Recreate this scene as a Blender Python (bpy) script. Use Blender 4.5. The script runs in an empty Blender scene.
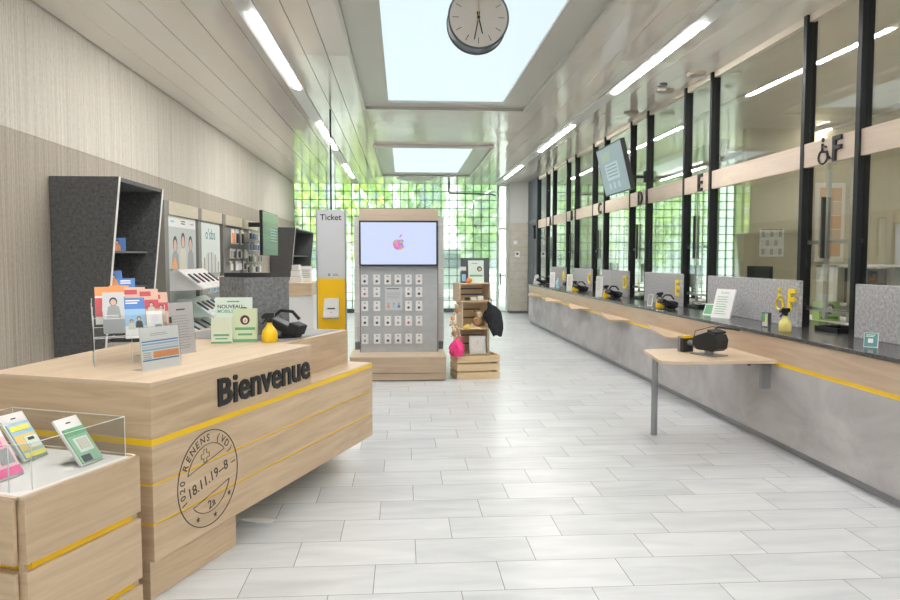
import bpy, bmesh, math, random
from math import sin, cos, pi, radians, atan, atan2
from mathutils import Matrix, Vector, noise
random.seed(7)
SC = bpy.context.scene
COL = SC.collection
MATS = {}

# ------------------------------------------------------------------ materials
def base(name):
    m = bpy.data.materials.new(name); m.use_nodes = True
    nt = m.node_tree; b = nt.nodes['Principled BSDF']
    return m, nt, b

def col(name, rgb, rough=.5, metal=0., emit=None, es=0., coat=0., spec=None):
    if name in MATS: return MATS[name]
    m, nt, b = base(name)
    b.inputs['Base Color'].default_value = (*rgb, 1)
    b.inputs['Roughness'].default_value = rough
    b.inputs['Metallic'].default_value = metal
    if coat: b.inputs['Coat Weight'].default_value = coat
    if spec is not None: b.inputs['Specular IOR Level'].default_value = spec
    if emit:
        b.inputs['Emission Color'].default_value = (*emit, 1)
        b.inputs['Emission Strength'].default_value = es
    MATS[name] = m
    return m

def N(nt, t, **k):
    n = nt.nodes.new(t)
    for a, v in k.items(): setattr(n, a, v)
    return n

def mapped_noise(nt, scale_vec, nscale, detail=4, rough=.6, dist=0):
    tc = N(nt, 'ShaderNodeTexCoord'); mp = N(nt, 'ShaderNodeMapping')
    mp.inputs['Scale'].default_value = scale_vec
    nt.links.new(tc.outputs['Object'], mp.inputs['Vector'])
    nz = N(nt, 'ShaderNodeTexNoise')
    nz.inputs['Scale'].default_value = nscale
    nz.inputs['Detail'].default_value = detail
    nz.inputs['Roughness'].default_value = rough
    nz.inputs['Distortion'].default_value = dist
    nt.links.new(mp.outputs['Vector'], nz.inputs['Vector'])
    return nz

def ramp(nt, src, stops):
    r = N(nt, 'ShaderNodeValToRGB')
    e = r.color_ramp.elements
    while len(e) < len(stops): e.new(.5)
    for i, (p, c) in enumerate(stops):
        e[i].position = p; e[i].color = (*c, 1)
    nt.links.new(src, r.inputs['Fac'])
    return r

def noisy(name, stops, svec=(1, 1, 1), nscale=5, detail=5, rough=.5, bump=0., bdist=.01, metal=0., coat=0., dist=0):
    if name in MATS: return MATS[name]
    m, nt, b = base(name)
    nz = mapped_noise(nt, svec, nscale, detail, .62, dist)
    r = ramp(nt, nz.outputs['Fac'], stops)
    nt.links.new(r.outputs['Color'], b.inputs['Base Color'])
    b.inputs['Roughness'].default_value = rough
    b.inputs['Metallic'].default_value = metal
    if coat: b.inputs['Coat Weight'].default_value = coat
    if bump:
        bp = N(nt, 'ShaderNodeBump'); bp.inputs['Strength'].default_value = bump
        bp.inputs['Distance'].default_value = bdist
        nt.links.new(nz.outputs['Fac'], bp.inputs['Height'])
        nt.links.new(bp.outputs['Normal'], b.inputs['Normal'])
    MATS[name] = m
    return m

def wood(name, a, b_, axis='x', scale=1.):
    if name in MATS: return MATS[name]
    m, nt, b = base(name); L = nt.links.new
    sv = {'x': (.7, 9, 9), 'y': (9, .7, 9), 'z': (9, 9, .7)}[axis]
    sw = {'x': (9, .7, 9), 'y': (.7, 9, 9), 'z': (.7, 9, 9)}[axis]
    tc = N(nt, 'ShaderNodeTexCoord'); sp = N(nt, 'ShaderNodeSeparateXYZ'); L(tc.outputs['Normal'], sp.inputs[0])
    ab = N(nt, 'ShaderNodeMath', operation='ABSOLUTE'); L(sp.outputs[axis.upper()], ab.inputs[0])
    gt = N(nt, 'ShaderNodeMath', operation='GREATER_THAN'); L(ab.outputs[0], gt.inputs[0]); gt.inputs[1].default_value = .7
    sc = N(nt, 'ShaderNodeMix', data_type='VECTOR'); L(gt.outputs[0], sc.inputs['Factor'])
    sc.inputs['A'].default_value = sv; sc.inputs['B'].default_value = sw
    mu = N(nt, 'ShaderNodeVectorMath', operation='MULTIPLY'); L(tc.outputs['Object'], mu.inputs[0]); L(sc.outputs['Result'], mu.inputs[1])
    nz = N(nt, 'ShaderNodeTexNoise'); L(mu.outputs[0], nz.inputs['Vector'])
    nz.inputs['Scale'].default_value = 2.2*scale; nz.inputs['Detail'].default_value = 7; nz.inputs['Roughness'].default_value = .62; nz.inputs['Distortion'].default_value = .7
    mid = tuple((p+q)/2 for p, q in zip(a, b_))
    rp = ramp(nt, nz.outputs['Fac'], [(.25, a), (.5, mid), (.78, b_)])
    L(rp.outputs['Color'], b.inputs['Base Color']); b.inputs['Roughness'].default_value = .42
    MATS[name] = m
    return m
OA, OB = (.49, .35, .215), (.74, .575, .40)
OAKX = wood('oak_x', OA, OB, 'x'); OAKY = wood('oak_y', OA, OB, 'y'); OAKZ = wood('oak_z', OA, OB, 'z')
OAKL = wood('oak_pale', (.56, .43, .30), (.74, .60, .44), 'x')
BAND = wood('oak_band', (.53, .385, .265), (.70, .54, .40), 'y')
PALE = wood('transom_oak', (.50, .40, .32), (.64, .54, .45), 'y')
HEAD = wood('header_oak', (.55, .47, .36), (.68, .60, .48), 'y')
PINE = wood('pine', (.60, .44, .25), (.80, .63, .41), 'x')
FELT_D = noisy('felt_dark', [(.3, (.065, .067, .07)), (.7, (.155, .157, .16))], nscale=38, detail=6, rough=.95, bump=.3, bdist=.002)
FELT_M = noisy('felt_mid', [(.3, (.13, .135, .14)), (.7, (.27, .275, .285))], nscale=45, detail=6, rough=.95, bump=.3, bdist=.002)
FELT_L = noisy('felt_light', [(.32, (.27, .27, .28)), (.68, (.56, .56, .57))], nscale=42, detail=6, rough=.95, bump=.3, bdist=.002)
CONC = noisy('concrete', [(.3, (.37, .345, .35)), (.52, (.50, .475, .48)), (.75, (.63, .60, .60))], svec=(1, .8, 1.3), nscale=1.8, detail=8, rough=.55, dist=.6)
SLAB = noisy('dark_stone', [(.4, (.04, .04, .042)), (.75, (.14, .14, .145))], nscale=60, detail=3, rough=.18)
YEL = col('yellow', (.98, .64, .015), .35)
YELL = col('letter_yellow', (.9, .68, .02), .35)
BLACK = col('black', (.012, .013, .015), .35)
BLACKM = col('black_matte', (.02, .02, .022), .7)
DFRAME = col('mullion_black', (.010, .012, .014), .5, spec=.25)
WHITE = col('white', (.82, .82, .81), .45)
OFFW = col('off_white', (.74, .74, .72), .5)
GREYM = col('grey_metal', (.32, .33, .34), .35, .6)
LGREY = noisy('panel_grey', [(.3, (.40, .42, .44)), (.7, (.48, .50, .52))], nscale=8, rough=.4)
DGREY = col('dark_grey', (.10, .11, .12), .45)
CREAM = noisy('cream_wall', [(.3, (.50, .47, .38)), (.7, (.56, .53, .44))], nscale=3, rough=.7)

def stripe_wall(name, c1, c2):
    m, nt, b = base(name)
    nz = mapped_noise(nt, (1, 60, .35), 1.6, 4, .6)
    n2 = mapped_noise(nt, (1, 1, 1), 30, 4, .6)
    mx = N(nt, 'ShaderNodeMath', operation='ADD'); nt.links.new(nz.outputs['Fac'], mx.inputs[0]); nt.links.new(n2.outputs['Fac'], mx.inputs[1])
    hf = N(nt, 'ShaderNodeMix', data_type='FLOAT'); hf.inputs['Factor'].default_value = .25; nt.links.new(nz.outputs['Fac'], hf.inputs['A']); nt.links.new(n2.outputs['Fac'], hf.inputs['B'])
    r = ramp(nt, hf.outputs['Result'], [(.34, c1), (.66, c2)])
    nt.links.new(r.outputs['Color'], b.inputs['Base Color'])
    b.inputs['Roughness'].default_value = .8
    bp = N(nt, 'ShaderNodeBump'); bp.inputs['Strength'].default_value = .5; bp.inputs['Distance'].default_value = .012
    nt.links.new(nz.outputs['Fac'], bp.inputs['Height']); nt.links.new(bp.outputs['Normal'], b.inputs['Normal'])
    return m
WALL_UP = stripe_wall('ribbed_plaster_light', (.50, .465, .40), (.78, .74, .67))
WALL_LO = stripe_wall('ribbed_plaster_taupe', (.31, .275, .225), (.54, .49, .415))

def make_floor_mat():
    m, nt, b = base('floor_tiles')
    L = nt.links.new
    def M(op, a, c=None):
        n = N(nt, 'ShaderNodeMath', operation=op)
        for i, v in enumerate((a, c)):
            if v is None: continue
            if isinstance(v, (int, float)): n.inputs[i].default_value = v
            else: L(v, n.inputs[i])
        return n.outputs[0]
    tc = N(nt, 'ShaderNodeTexCoord'); sp = N(nt, 'ShaderNodeSeparateXYZ'); L(tc.outputs['Object'], sp.inputs[0])
    RW, TL, g = .3035, .597, .0018
    yr = M('DIVIDE', M('SUBTRACT', sp.outputs['Y'], 3.113), RW)
    row = M('FLOOR', yr)
    xs = M('DIVIDE', M('SUBTRACT', M('ADD', sp.outputs['X'], .14), M('MULTIPLY', row, .199)), TL)
    xi = M('FLOOR', xs)
    fx = M('SUBTRACT', xs, xi); fy = M('SUBTRACT', yr, row)
    dx = M('MULTIPLY', M('MINIMUM', fx, M('SUBTRACT', 1.0, fx)), TL)
    dy = M('MULTIPLY', M('MINIMUM', fy, M('SUBTRACT', 1.0, fy)), RW)
    joint = M('LESS_THAN', M('MINIMUM', dx, dy), g)
    cb = N(nt, 'ShaderNodeCombineXYZ'); L(xi, cb.inputs[0]); L(row, cb.inputs[1])
    wn = N(nt, 'ShaderNodeTexWhiteNoise'); L(cb.outputs[0], wn.inputs['Vector'])
    vadd = N(nt, 'ShaderNodeVectorMath', operation='ADD')
    vs = N(nt, 'ShaderNodeVectorMath', operation='SCALE'); L(wn.outputs['Color'], vs.inputs[0]); vs.inputs['Scale'].default_value = 9
    mp = N(nt, 'ShaderNodeMapping'); mp.inputs['Scale'].default_value = (1.5, 7, 1); L(tc.outputs['Object'], mp.inputs['Vector'])
    L(mp.outputs[0], vadd.inputs[0]); L(vs.outputs[0], vadd.inputs[1])
    nz = N(nt, 'ShaderNodeTexNoise'); nz.inputs['Scale'].default_value = 1.3; nz.inputs['Detail'].default_value = 7; nz.inputs['Distortion'].default_value = .7
    L(vadd.outputs[0], nz.inputs['Vector'])
    v = M('ADD', M('MULTIPLY', nz.outputs['Fac'], .8), M('MULTIPLY', wn.outputs['Value'], .2))
    r = ramp(nt, v, [(.28, (.53, .555, .575)), (.5, (.63, .655, .675)), (.75, (.73, .75, .76))])
    mix = N(nt, 'ShaderNodeMix', data_type='RGBA')
    L(joint, mix.inputs['Factor']); L(r.outputs['Color'], mix.inputs['A']); mix.inputs['B'].default_value = (.15, .16, .165, 1)
    L(mix.outputs['Result'], b.inputs['Base Color'])
    b.inputs['Roughness'].default_value = .32
    bp = N(nt, 'ShaderNodeBump'); bp.inputs['Strength'].default_value = .4; bp.inputs['Distance'].default_value = .002
    L(M('SUBTRACT', M('MULTIPLY', nz.outputs['Fac'], .2), joint), bp.inputs['Height']); L(bp.outputs['Normal'], b.inputs['Normal'])
    return m
FLOOR = make_floor_mat()

def make_ceiling_mat():
    m, nt, b = base('lacquered_ceiling_panel')
    b.inputs['Base Color'].default_value = (.90, .84, .76, 1)
    b.inputs['Roughness'].default_value = .085
    b.inputs['Metallic'].default_value = 0
    b.inputs['Specular IOR Level'].default_value = .75
    nz = mapped_noise(nt, (2.2, .5, 1), 2.0, 2, .5)
    bp = N(nt, 'ShaderNodeBump'); bp.inputs['Strength'].default_value = .20; bp.inputs['Distance'].default_value = .03
    nt.links.new(nz.outputs['Fac'], bp.inputs['Height']); nt.links.new(bp.outputs['Normal'], b.inputs['Normal'])
    return m
CEIL = make_ceiling_mat()

def clear(name, tint=(1, 1, 1), refl=1.3, add=.02, rough=.02):
    m, nt, b = base(name); nt.nodes.remove(b)
    out = nt.nodes['Material Output']
    tr = N(nt, 'ShaderNodeBsdfTransparent'); tr.inputs[0].default_value = (*tint, 1)
    gl = N(nt, 'ShaderNodeBsdfGlossy'); gl.inputs['Roughness'].default_value = rough
    fr = N(nt, 'ShaderNodeLayerWeight'); fr.inputs['Blend'].default_value = .5
    pw = N(nt, 'ShaderNodeMath', operation='POWER'); nt.links.new(fr.outputs['Facing'], pw.inputs[0]); pw.inputs[1].default_value = 3.2
    ma = N(nt, 'ShaderNodeMath', operation='MULTIPLY_ADD', use_clamp=True)
    ma.inputs[1].default_value = refl; ma.inputs[2].default_value = add
    mx = N(nt, 'ShaderNodeMixShader')
    nt.links.new(pw.outputs[0], ma.inputs[0]); nt.links.new(ma.outputs[0], mx.inputs[0])
    nt.links.new(tr.outputs[0], mx.inputs[1]); nt.links.new(gl.outputs[0], mx.inputs[2])
    nt.links.new(mx.outputs[0], out.inputs['Surface'])
    MATS[name] = m
    return m
GLASS = clear('screen_glass', (.96, .97, .93), .9, .085)
ACRYL = clear('clear_acrylic', (.95, .965, .965), .5, .035)
ACRYLE = col('acrylic_edge', (.80, .84, .84), .2)

def make_block_glass():
    m, nt, b = base('block_glass'); nt.nodes.remove(b)
    out = nt.nodes['Material Output']
    nz = mapped_noise(nt, (1, 1, 1), 9, 2, .5)
    bp = N(nt, 'ShaderNodeBump'); bp.inputs['Strength'].default_value = .6; bp.inputs['Distance'].default_value = .02
    nt.links.new(nz.outputs['Fac'], bp.inputs['Height'])
    rf = N(nt, 'ShaderNodeBsdfRefraction'); rf.inputs['IOR'].default_value = 1.15; rf.inputs['Roughness'].default_value = .03
    rf.inputs['Color'].default_value = (.93, 1, .96, 1)
    nt.links.new(bp.outputs['Normal'], rf.inputs['Normal'])
    tr = N(nt, 'ShaderNodeBsdfTransparent'); tr.inputs[0].default_value = (.93, 1, .96, 1)
    tl = N(nt, 'ShaderNodeBsdfTranslucent'); tl.inputs[0].default_value = (.9, .95, .92, 1)
    m1 = N(nt, 'ShaderNodeMixShader'); m1.inputs[0].default_value = .5
    nt.links.new(rf.outputs[0], m1.inputs[1]); nt.links.new(tr.outputs[0], m1.inputs[2])
    m2 = N(nt, 'ShaderNodeMixShader'); m2.inputs[0].default_value = .16
    nt.links.new(m1.outputs[0], m2.inputs[1]); nt.links.new(tl.outputs[0], m2.inputs[2])
    gl = N(nt, 'ShaderNodeBsdfGlossy'); gl.inputs['Roughness'].default_value = .08
    m3 = N(nt, 'ShaderNodeMixShader'); m3.inputs[0].default_value = .06
    nt.links.new(m2.outputs[0], m3.inputs[1]); nt.links.new(gl.outputs[0], m3.inputs[2])
    nt.links.new(m3.outputs[0], out.inputs['Surface'])
    return m
BLOCKG = make_block_glass()

def emis(name, rgb, s):
    return col(name, (0, 0, 0), .4, emit=rgb, es=s)
TUBE = emis('lamp_diffuser', (1., .965, .94), 150)
SKYP = emis('skylight_diffuser', (.74, .88, .93), 1.02)

# ------------------------------------------------------------------ mesh builder
def T(x=0, y=0, z=0): return Matrix.Translation((x, y, z))
def R(a, ax='Z'): return Matrix.Rotation(a, 4, ax)

_txt = {}
def text_geom(s, bold):
    k = (s, bold)
    if k not in _txt:
        c = bpy.data.curves.new('lettering', 'FONT'); c.body = s; c.size = 1; c.offset = bold; c.resolution_u = 3
        o = bpy.data.objects.new('lettering', c)
        me = bpy.data.meshes.new_from_object(o)
        _txt[k] = ([v.co.copy() for v in me.vertices], [tuple(p.vertices) for p in me.polygons])
        bpy.data.objects.remove(o); bpy.data.meshes.remove(me); bpy.data.curves.remove(c)
    return _txt[k]

class MB:
    def __init__(s): s.v = []; s.f = []; s.mi = []; s.m = []; s.T = Matrix()
    def idx(s, m):
        if m not in s.m: s.m.append(m)
        return s.m.index(m)
    def add(s, vs, fs, m):
        o = len(s.v); s.v += [s.T @ Vector(v) for v in vs]; i = s.idx(m)
        for f in fs: s.f.append([o+k for k in f]); s.mi.append(i)
        return s
    def box(s, x0, x1, y0, y1, z0, z1, m):
        vs = [(x, y, z) for z in (z0, z1) for y in (y0, y1) for x in (x0, x1)]
        return s.add(vs, [(0, 2, 3, 1), (4, 5, 7, 6), (0, 1, 5, 4), (2, 6, 7, 3), (0, 4, 6, 2), (1, 3, 7, 5)], m)
    def prism(s, p, z0, z1, m):
        n = len(p); vs = [(x, y, z0) for x, y in p]+[(x, y, z1) for x, y in p]
        a = sum(p[i][0]*p[(i+1) % n][1]-p[(i+1) % n][0]*p[i][1] for i in range(n))
        if a < 0: vs = [(x, y, z0) for x, y in p[::-1]]+[(x, y, z1) for x, y in p[::-1]]
        return s.add(vs, [tuple(range(n))[::-1], tuple(range(n, 2*n))]+[(i, (i+1) % n, n+(i+1) % n, n+i) for i in range(n)], m)
    def quad(s, pts, m): return s.add(pts, [tuple(range(len(pts)))], m)
    def hexa(s, b, t, m):   # bottom 4, top 4 (ccw)
        return s.add(list(b)+list(t), [(3, 2, 1, 0), (4, 5, 6, 7), (0, 1, 5, 4), (1, 2, 6, 5), (2, 3, 7, 6), (3, 0, 4, 7)], m)
    def tube(s, pts, r, m, n=8, rs=None, closed=False):
        pts = [Vector(p) for p in pts]; k = len(pts); vs = []; fs = []
        prev = None
        for i, p in enumerate(pts):
            if closed: d = pts[(i+1) % k]-pts[i-1]
            else: d = pts[min(i+1, k-1)]-pts[max(i-1, 0)]
            d.normalize()
            if prev is None:
                u = d.orthogonal().normalized()
            else:
                u = (prev-d*prev.dot(d))
                u = u.normalized() if u.length > 1e-6 else d.orthogonal().normalized()
            prev = u; w = d.cross(u); rr = rs[i] if rs else r
            for j in range(n):
                a = 2*pi*j/n; vs.append(p+(u*cos(a)+w*sin(a))*rr)
        for i in range(k if closed else k-1):
            i2 = (i+1) % k
            for j in range(n):
                fs.append((i*n+j, i*n+(j+1) % n, i2*n+(j+1) % n, i2*n+j))
        if not closed: fs += [tuple(range(n))[::-1], tuple(range((k-1)*n, k*n))]
        return s.add(vs, fs, m)
    def cyl(s, a, b, r, m, n=20, r1=None): return s.tube([a, b], r, m, n, rs=[r, r if r1 is None else r1])
    def lathe(s, prof, m, n=24, sx=1, sy=1):
        vs = []; fs = []
        for r, z in prof:
            for j in range(n): vs.append((r*cos(2*pi*j/n)*sx, r*sin(2*pi*j/n)*sy, z))
        for i in range(len(prof)-1):
            for j in range(n): fs.append((i*n+j, i*n+(j+1) % n, (i+1)*n+(j+1) % n, (i+1)*n+j))
        fs += [tuple(range(n))[::-1], tuple(range((len(prof)-1)*n, len(prof)*n))]
        return s.add(vs, fs, m)
    def ball(s, c, r, m, n=12, sc=(1, 1, 1)):
        k = n//2; pr = [(max(1e-4, sin(pi*i/k))*r, -cos(pi*i/k)*r) for i in range(k+1)]
        old = s.T; s.T = old @ T(*c) @ Matrix.Diagonal((*sc, 1)); s.lathe(pr, m, n); s.T = old
        return s
    def text(s, t, size, m, M, depth=.002, bold=0., align='c', sx=1.):
        vs, fs = text_geom(t, bold)
        if not vs: return s
        x0 = min(v.x for v in vs); x1 = max(v.x for v in vs)
        ox = {'c': -(x0+x1)/2, 'l': -x0, 'r': -x1}[align]
        old = s.T; s.T = old @ M
        P = [((v.x+ox)*size*sx, v.y*size, depth) for v in vs]
        s.add(P, fs, m)
        # side walls from boundary edges
        cnt = {}
        for f in fs:
            for a, b in zip(f, f[1:]+f[:1]): cnt[(a, b)] = cnt.get((a, b), 0)+1
        ed = [(a, b) for (a, b) in cnt if (b, a) not in cnt]
        if depth > .0008 and ed:
            vv = []; ff = []
            for a, b in ed:
                o = len(vv)
                pa, pb = P[a], P[b]
                vv += [(pa[0], pa[1], 0), (pb[0], pb[1], 0), pb, pa]; ff.append((o, o+1, o+2, o+3))
            s.add(vv, ff, m)
        s.T = old
        return s
    def build(s, name, parent=None, loc=None, rz=0., bevel=0., smooth=False, sub=0):
        me = bpy.data.meshes.new(name)
        me.from_pydata([tuple(v) for v in s.v], [], s.f)
        for m in s.m: me.materials.append(m)
        me.polygons.foreach_set('material_index', s.mi)
        me.update()
        o = bpy.data.objects.new(name, me); COL.objects.link(o)
        if loc is not None: o.location = loc
        if rz: o.rotation_euler.z = rz
        if parent: o.parent = parent
        if smooth or bevel:
            for p in me.polygons: p.use_smooth = True
            try: me.set_sharp_from_angle(angle=radians(38))
            except Exception: pass
        if bevel:
            b = o.modifiers.new('bevel', 'BEVEL'); b.width = bevel; b.segments = 2; b.limit_method = 'ANGLE'; b.angle_limit = radians(50)
        return o

def tag(o, label, cat, group=None, kind=None):
    o['label'] = label; o['category'] = cat
    if group: o['group'] = group
    if kind: o['kind'] = kind
    return o
def thing(name, label, cat, loc=(0, 0, 0), rz=0, group=None):
    o = bpy.data.objects.new(name, None); COL.objects.link(o)
    o.empty_display_size = .1; o.location = loc; o.rotation_euler = (0, 0, rz)
    return tag(o, label, cat, group)
def struct(o): o['kind'] = 'structure'; return o
def sthing(name):
    o = bpy.data.objects.new(name, None); COL.objects.link(o); o['kind'] = 'structure'; return o
def copy_tree(o, parent=None):
    c = o.copy(); COL.objects.link(c); c.parent = parent
    for ch in list(o.children): copy_tree(ch, c)
    return c
ORD = ['first', 'second', 'third', 'fourth', 'fifth', 'sixth', 'seventh', 'eighth', 'ninth', 'tenth']

XL, XR, CZ = -2.96, 3.42, 3.55      # left wall, screen plane, ceiling
YB, YF = 19.7, -4.0                 # far glass wall, wall behind the camera
XO = 9.4                            # far side of the office behind the screens

# ------------------------------------------------------------------ room shell
b = MB(); b.box(XL-.1, XO+.1, YF-.1, YB+.05, -.1, 0, FLOOR); struct(b.build('floor'))
b = MB(); b.box(-30, 40, YB+.05, 60, -.12, -.02, noisy('paving_outside', [(.3, (.55, .54, .50)), (.7, (.72, .70, .66))], nscale=1)); 
struct(b.build('ground'))
b = MB(); b.box(XL-.25, XL, YF, YB, 2.485, 4.1, WALL_UP); b.box(XL-.25, XL-.006, YF, YB, 0, 2.485, WALL_LO); struct(b.build('wall_left'))
b = MB(); b.box(XL-.25, XO+.25, YF-.2, YF, 0, .9, WALL_UP); b.box(XL-.25, XO+.25, YF-.2, YF, 2.7, 4.1, WALL_UP)
b.box(XL-.25, XL+.7, YF-.2, YF, .9, 2.7, WALL_UP); b.box(3.0, XO+.25, YF-.2, YF, .9, 2.7, WALL_UP); struct(b.build('wall_rear'))
w = sthing('window_30')  # unseen glazing added behind the camera to let in soft sky fill
b = MB()
for i in range(5): b.box(XL+.7+i*1.305, XL+.76+i*1.305, YF-.12, YF-.04, .9, 2.7, DFRAME)
b.build('frame', w)
b = MB(); b.box(XL+.76, 2.98, YF-.09, YF-.08, .9, 2.7, GLASS); b.build('pane', w)
b = MB(); b.box(XO, XO+.2, YF, YB, 0, 4.1, CREAM); struct(b.build('wall_right'))
b = MB(); b.box(XL-.25, XO+.25, YF-.2, YB+.3, 4.1, 4.25, WALL_UP); struct(b.build('roof'))
# ceiling: long lacquered panels with dark joints, open where the skylights sit
SKY = [(-2.4, 1.6), (5.45, 9.43), (13.3, 17.18)]
SX0, SX1 = -.18, 1.32
b = MB()
xs = [XL+.022, -2.68, -2.38, -2.09, -1.757, -1.44, -1.22, -.973, -.755, -.5]
ys = [YF, -.85, 1.9, 4.65, 7.4, 10.15, 12.9, 15.65, YB]
xr = [1.64, 1.9, 2.16, 2.4, 2.57, 2.85, 3.13, XR+.06]
for X in (xs, xr):
    for x0, x1 in zip(X, X[1:]):
        g = .0035 if x0 in (-.973, -.755, -2.09, -1.757) or x1 in (-.973, -.755, -2.09, -1.757) else .0015
        for y0, y1 in zip(ys, ys[1:]):
            b.box(x0+g, x1-g, y0+.0015, y1-.0015, CZ, CZ+.03, CEIL)
ystrip = [YF]+[v for s_ in SKY for v in (s_[0]-.28, s_[1]+.28)]+[YB]
for y0, y1 in zip(ystrip[::2], ystrip[1::2]):
    n = max(1, round((y1-y0)/.55)); st = (y1-y0)/n
    for i in range(n): b.box(-.5, 1.64, y0+i*st+.0015, y0+(i+1)*st-.0015, CZ, CZ+.03, CEIL)
b.box(XR+.06, XO, YF, YB, CZ, CZ+.03, CEIL)
b.box(XL, -.52, YF, YB, CZ+.05, CZ+.08, BLACKM); b.box(1.66, XR, YF, YB, CZ+.05, CZ+.08, BLACKM)
struct(b.build('ceiling'))
CEILW = col('skylight_frame_white', (.62, .60, .55), .3)
for k, (y0, y1) in enumerate(SKY):
    w = sthing('window_%d' % (20+k))
    b = MB()
    zf = CZ-.035
    b.box(-.5, SX0, y0-.28, y1+.28, zf+.02, zf+.07, CEILW); b.box(SX1, 1.64, y0-.28, y1+.28, zf+.02, zf+.07, CEILW)
    b.box(SX0, SX1, y0-.28, y0, zf+.02, zf+.07, CEILW); b.box(SX0, SX1, y1, y1+.28, zf+.02, zf+.07, CEILW)
    for a, c, d, e in ((-.53, -.49, y0-.3, y1+.3), (1.63, 1.67, y0-.3, y1+.3), (-.53, 1.67, y0-.32, y0-.27), (-.53, 1.67, y1+.27, y1+.32)):
        b.box(a, c, d, e, zf-.02, zf+.03, CEILW)
    b.build('frame', w, bevel=.003)
    b = MB(); b.box(SX0, SX1, y0, y1, CZ+.01, CZ+.02, SKYP); b.build('opal_pane', w)

# glass block wall at the far end (hall and office)
GRIDM = col('block_joint', (.07, .09, .085), .6)
def block_wall(name, x0, x1, z0, z1, y, bright_from=None):
    w = sthing(name); b = MB(); step = .227
    n = round((x1-x0)/step); st = (x1-x0)/n
    for i in range(n+1): b.box(x0+i*st-.008, x0+i*st+.008, y-.02, y+.06, z0, z1, GRIDM)
    nz = round((z1-z0)/step); sz = (z1-z0)/nz
    for i in range(nz+1): b.box(x0, x1, y-.018, y+.058, z0+i*sz-.007, z0+i*sz+.007, GRIDM)
    b.build('grid', w)
    b = MB(); b.box(x0, x1, y+.012, y+.028, z0, z1, BLOCKG); b.build('glass_blocks', w)
    return w
block_wall('window_10', XL, 2.62, .10, CZ+.02, YB)
block_wall('window_11', 3.5, XO, .10, CZ+.02, YB)
b = MB(); b.box(XL, 2.62, YB-.05, YB+.1, 0, .10, DGREY); b.box(3.5, XO, YB-.05, YB+.1, 0, .10, DGREY); struct(b.build('trim_20'))
b = MB(); b.box(XL, XO, YB-.03, YB+.2, CZ+.0, 4.1, WALL_UP); struct(b.build('trim_21'))
# slim bright side light with steel frame between blocks and pillar
w = sthing('door_2'); b = MB()
WF = col('door_frame_white', (.72, .72, .70), .4)
for x in (2.62, 2.86): b.box(x, x+.05, YB-.06, YB+.02, 0, CZ, WF)
for z in (0, 1.0, 2.3, CZ-.06): b.box(2.67, 2.86, YB-.06, YB+.02, z, z+.05, WF)
b.build('door_frame', w); b = MB(); b.box(2.67, 2.86, YB-.03, YB-.015, .02, CZ-.02, BLOCKG); b.build('pane', w)
b = MB(); b.cyl((2.70, YB-.1, .75), (2.70, YB-.1, 1.1), .018, BLACK, 8)
for z in (.78, 1.07): b.cyl((2.70, YB-.1, z), (2.70, YB-.05, z), .01, BLACK, 6)
b.build('door_handle', w)
# pillar wall right of it, tiled below, plain above
TILEW = noisy('pillar_tile', [(.3, (.50, .47, .39)), (.7, (.60, .57, .49))], nscale=6, rough=.4)
b = MB(); b.box(2.90, XR+.1, 19.2, YB+.2, 2.46, 4.1, col('pillar_paint', (.60, .60, .57), .6))
for i in range(11): b.box(2.90, XR+.1, 19.2, YB+.2, .07+i*.2173+.002, .07+(i+1)*.2173-.002, TILEW)
b.box(2.91, XR+.1, 19.21, YB+.2, 0, 2.46, DGREY)
struct(b.build('wall_far'))
# dark grey door in the screen plane beyond the counter
DOORM = col('door_blue_grey', (.10, .12, .14), .45)
w = sthing('door_1'); b = MB(); b.box(XR-.02, XR+.06, 17.97, 19.2, 0, CZ+.02, DOORM)
for y in (18.0, 19.1): b.box(XR-.035, XR-.018, y, y+.05, .0, 2.45, col('door_trim_grey', (.17, .19, .21), .4))
b.box(XR-.035, XR-.018, 17.97, 19.2, 2.42, 2.5, MATS['door_trim_grey']); b.build('door_leaf', w)
b = MB(); b.cyl((XR-.07, 18.3, 1.05), (XR-.07, 18.3, 1.35), .015, GREYM, 8); b.cyl((XR-.07, 18.3, 1.2), (XR-.02, 18.3, 1.2), .015, GREYM, 8)
b.build('door_handle', w)
b = MB(); b.box(XR-.09, XR-.03, 18.0, 18.1, 2.0, 2.35, BLACK); b.box(XR-.12, XR-.09, 17.95, 18.15, 2.28, 2.33, BLACK); b.build('door_closer', w)

def wall_switch():
    t = thing('thermostat', 'small white thermostat box on the cream tiled pillar at the far end', 'thermostat', (3.10, 19.2, 1.62))
    b = MB(); b.box(-.07, .07, -.04, 0, -.09, .07, WHITE); b.build('housing', t, bevel=.006)
    b = MB(); b.box(-.03, .03, -.045, -.038, -.02, .03, BLACK); b.build('display', t)
    tag(MB().box(-.05, .05, -.03, 0, -.05, .05, WHITE).build('wall_switch', loc=(3.05, 19.2, 1.93), bevel=.006), 'tiny white wall switch above the thermostat on the far pillar', 'switch')
wall_switch()
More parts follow.
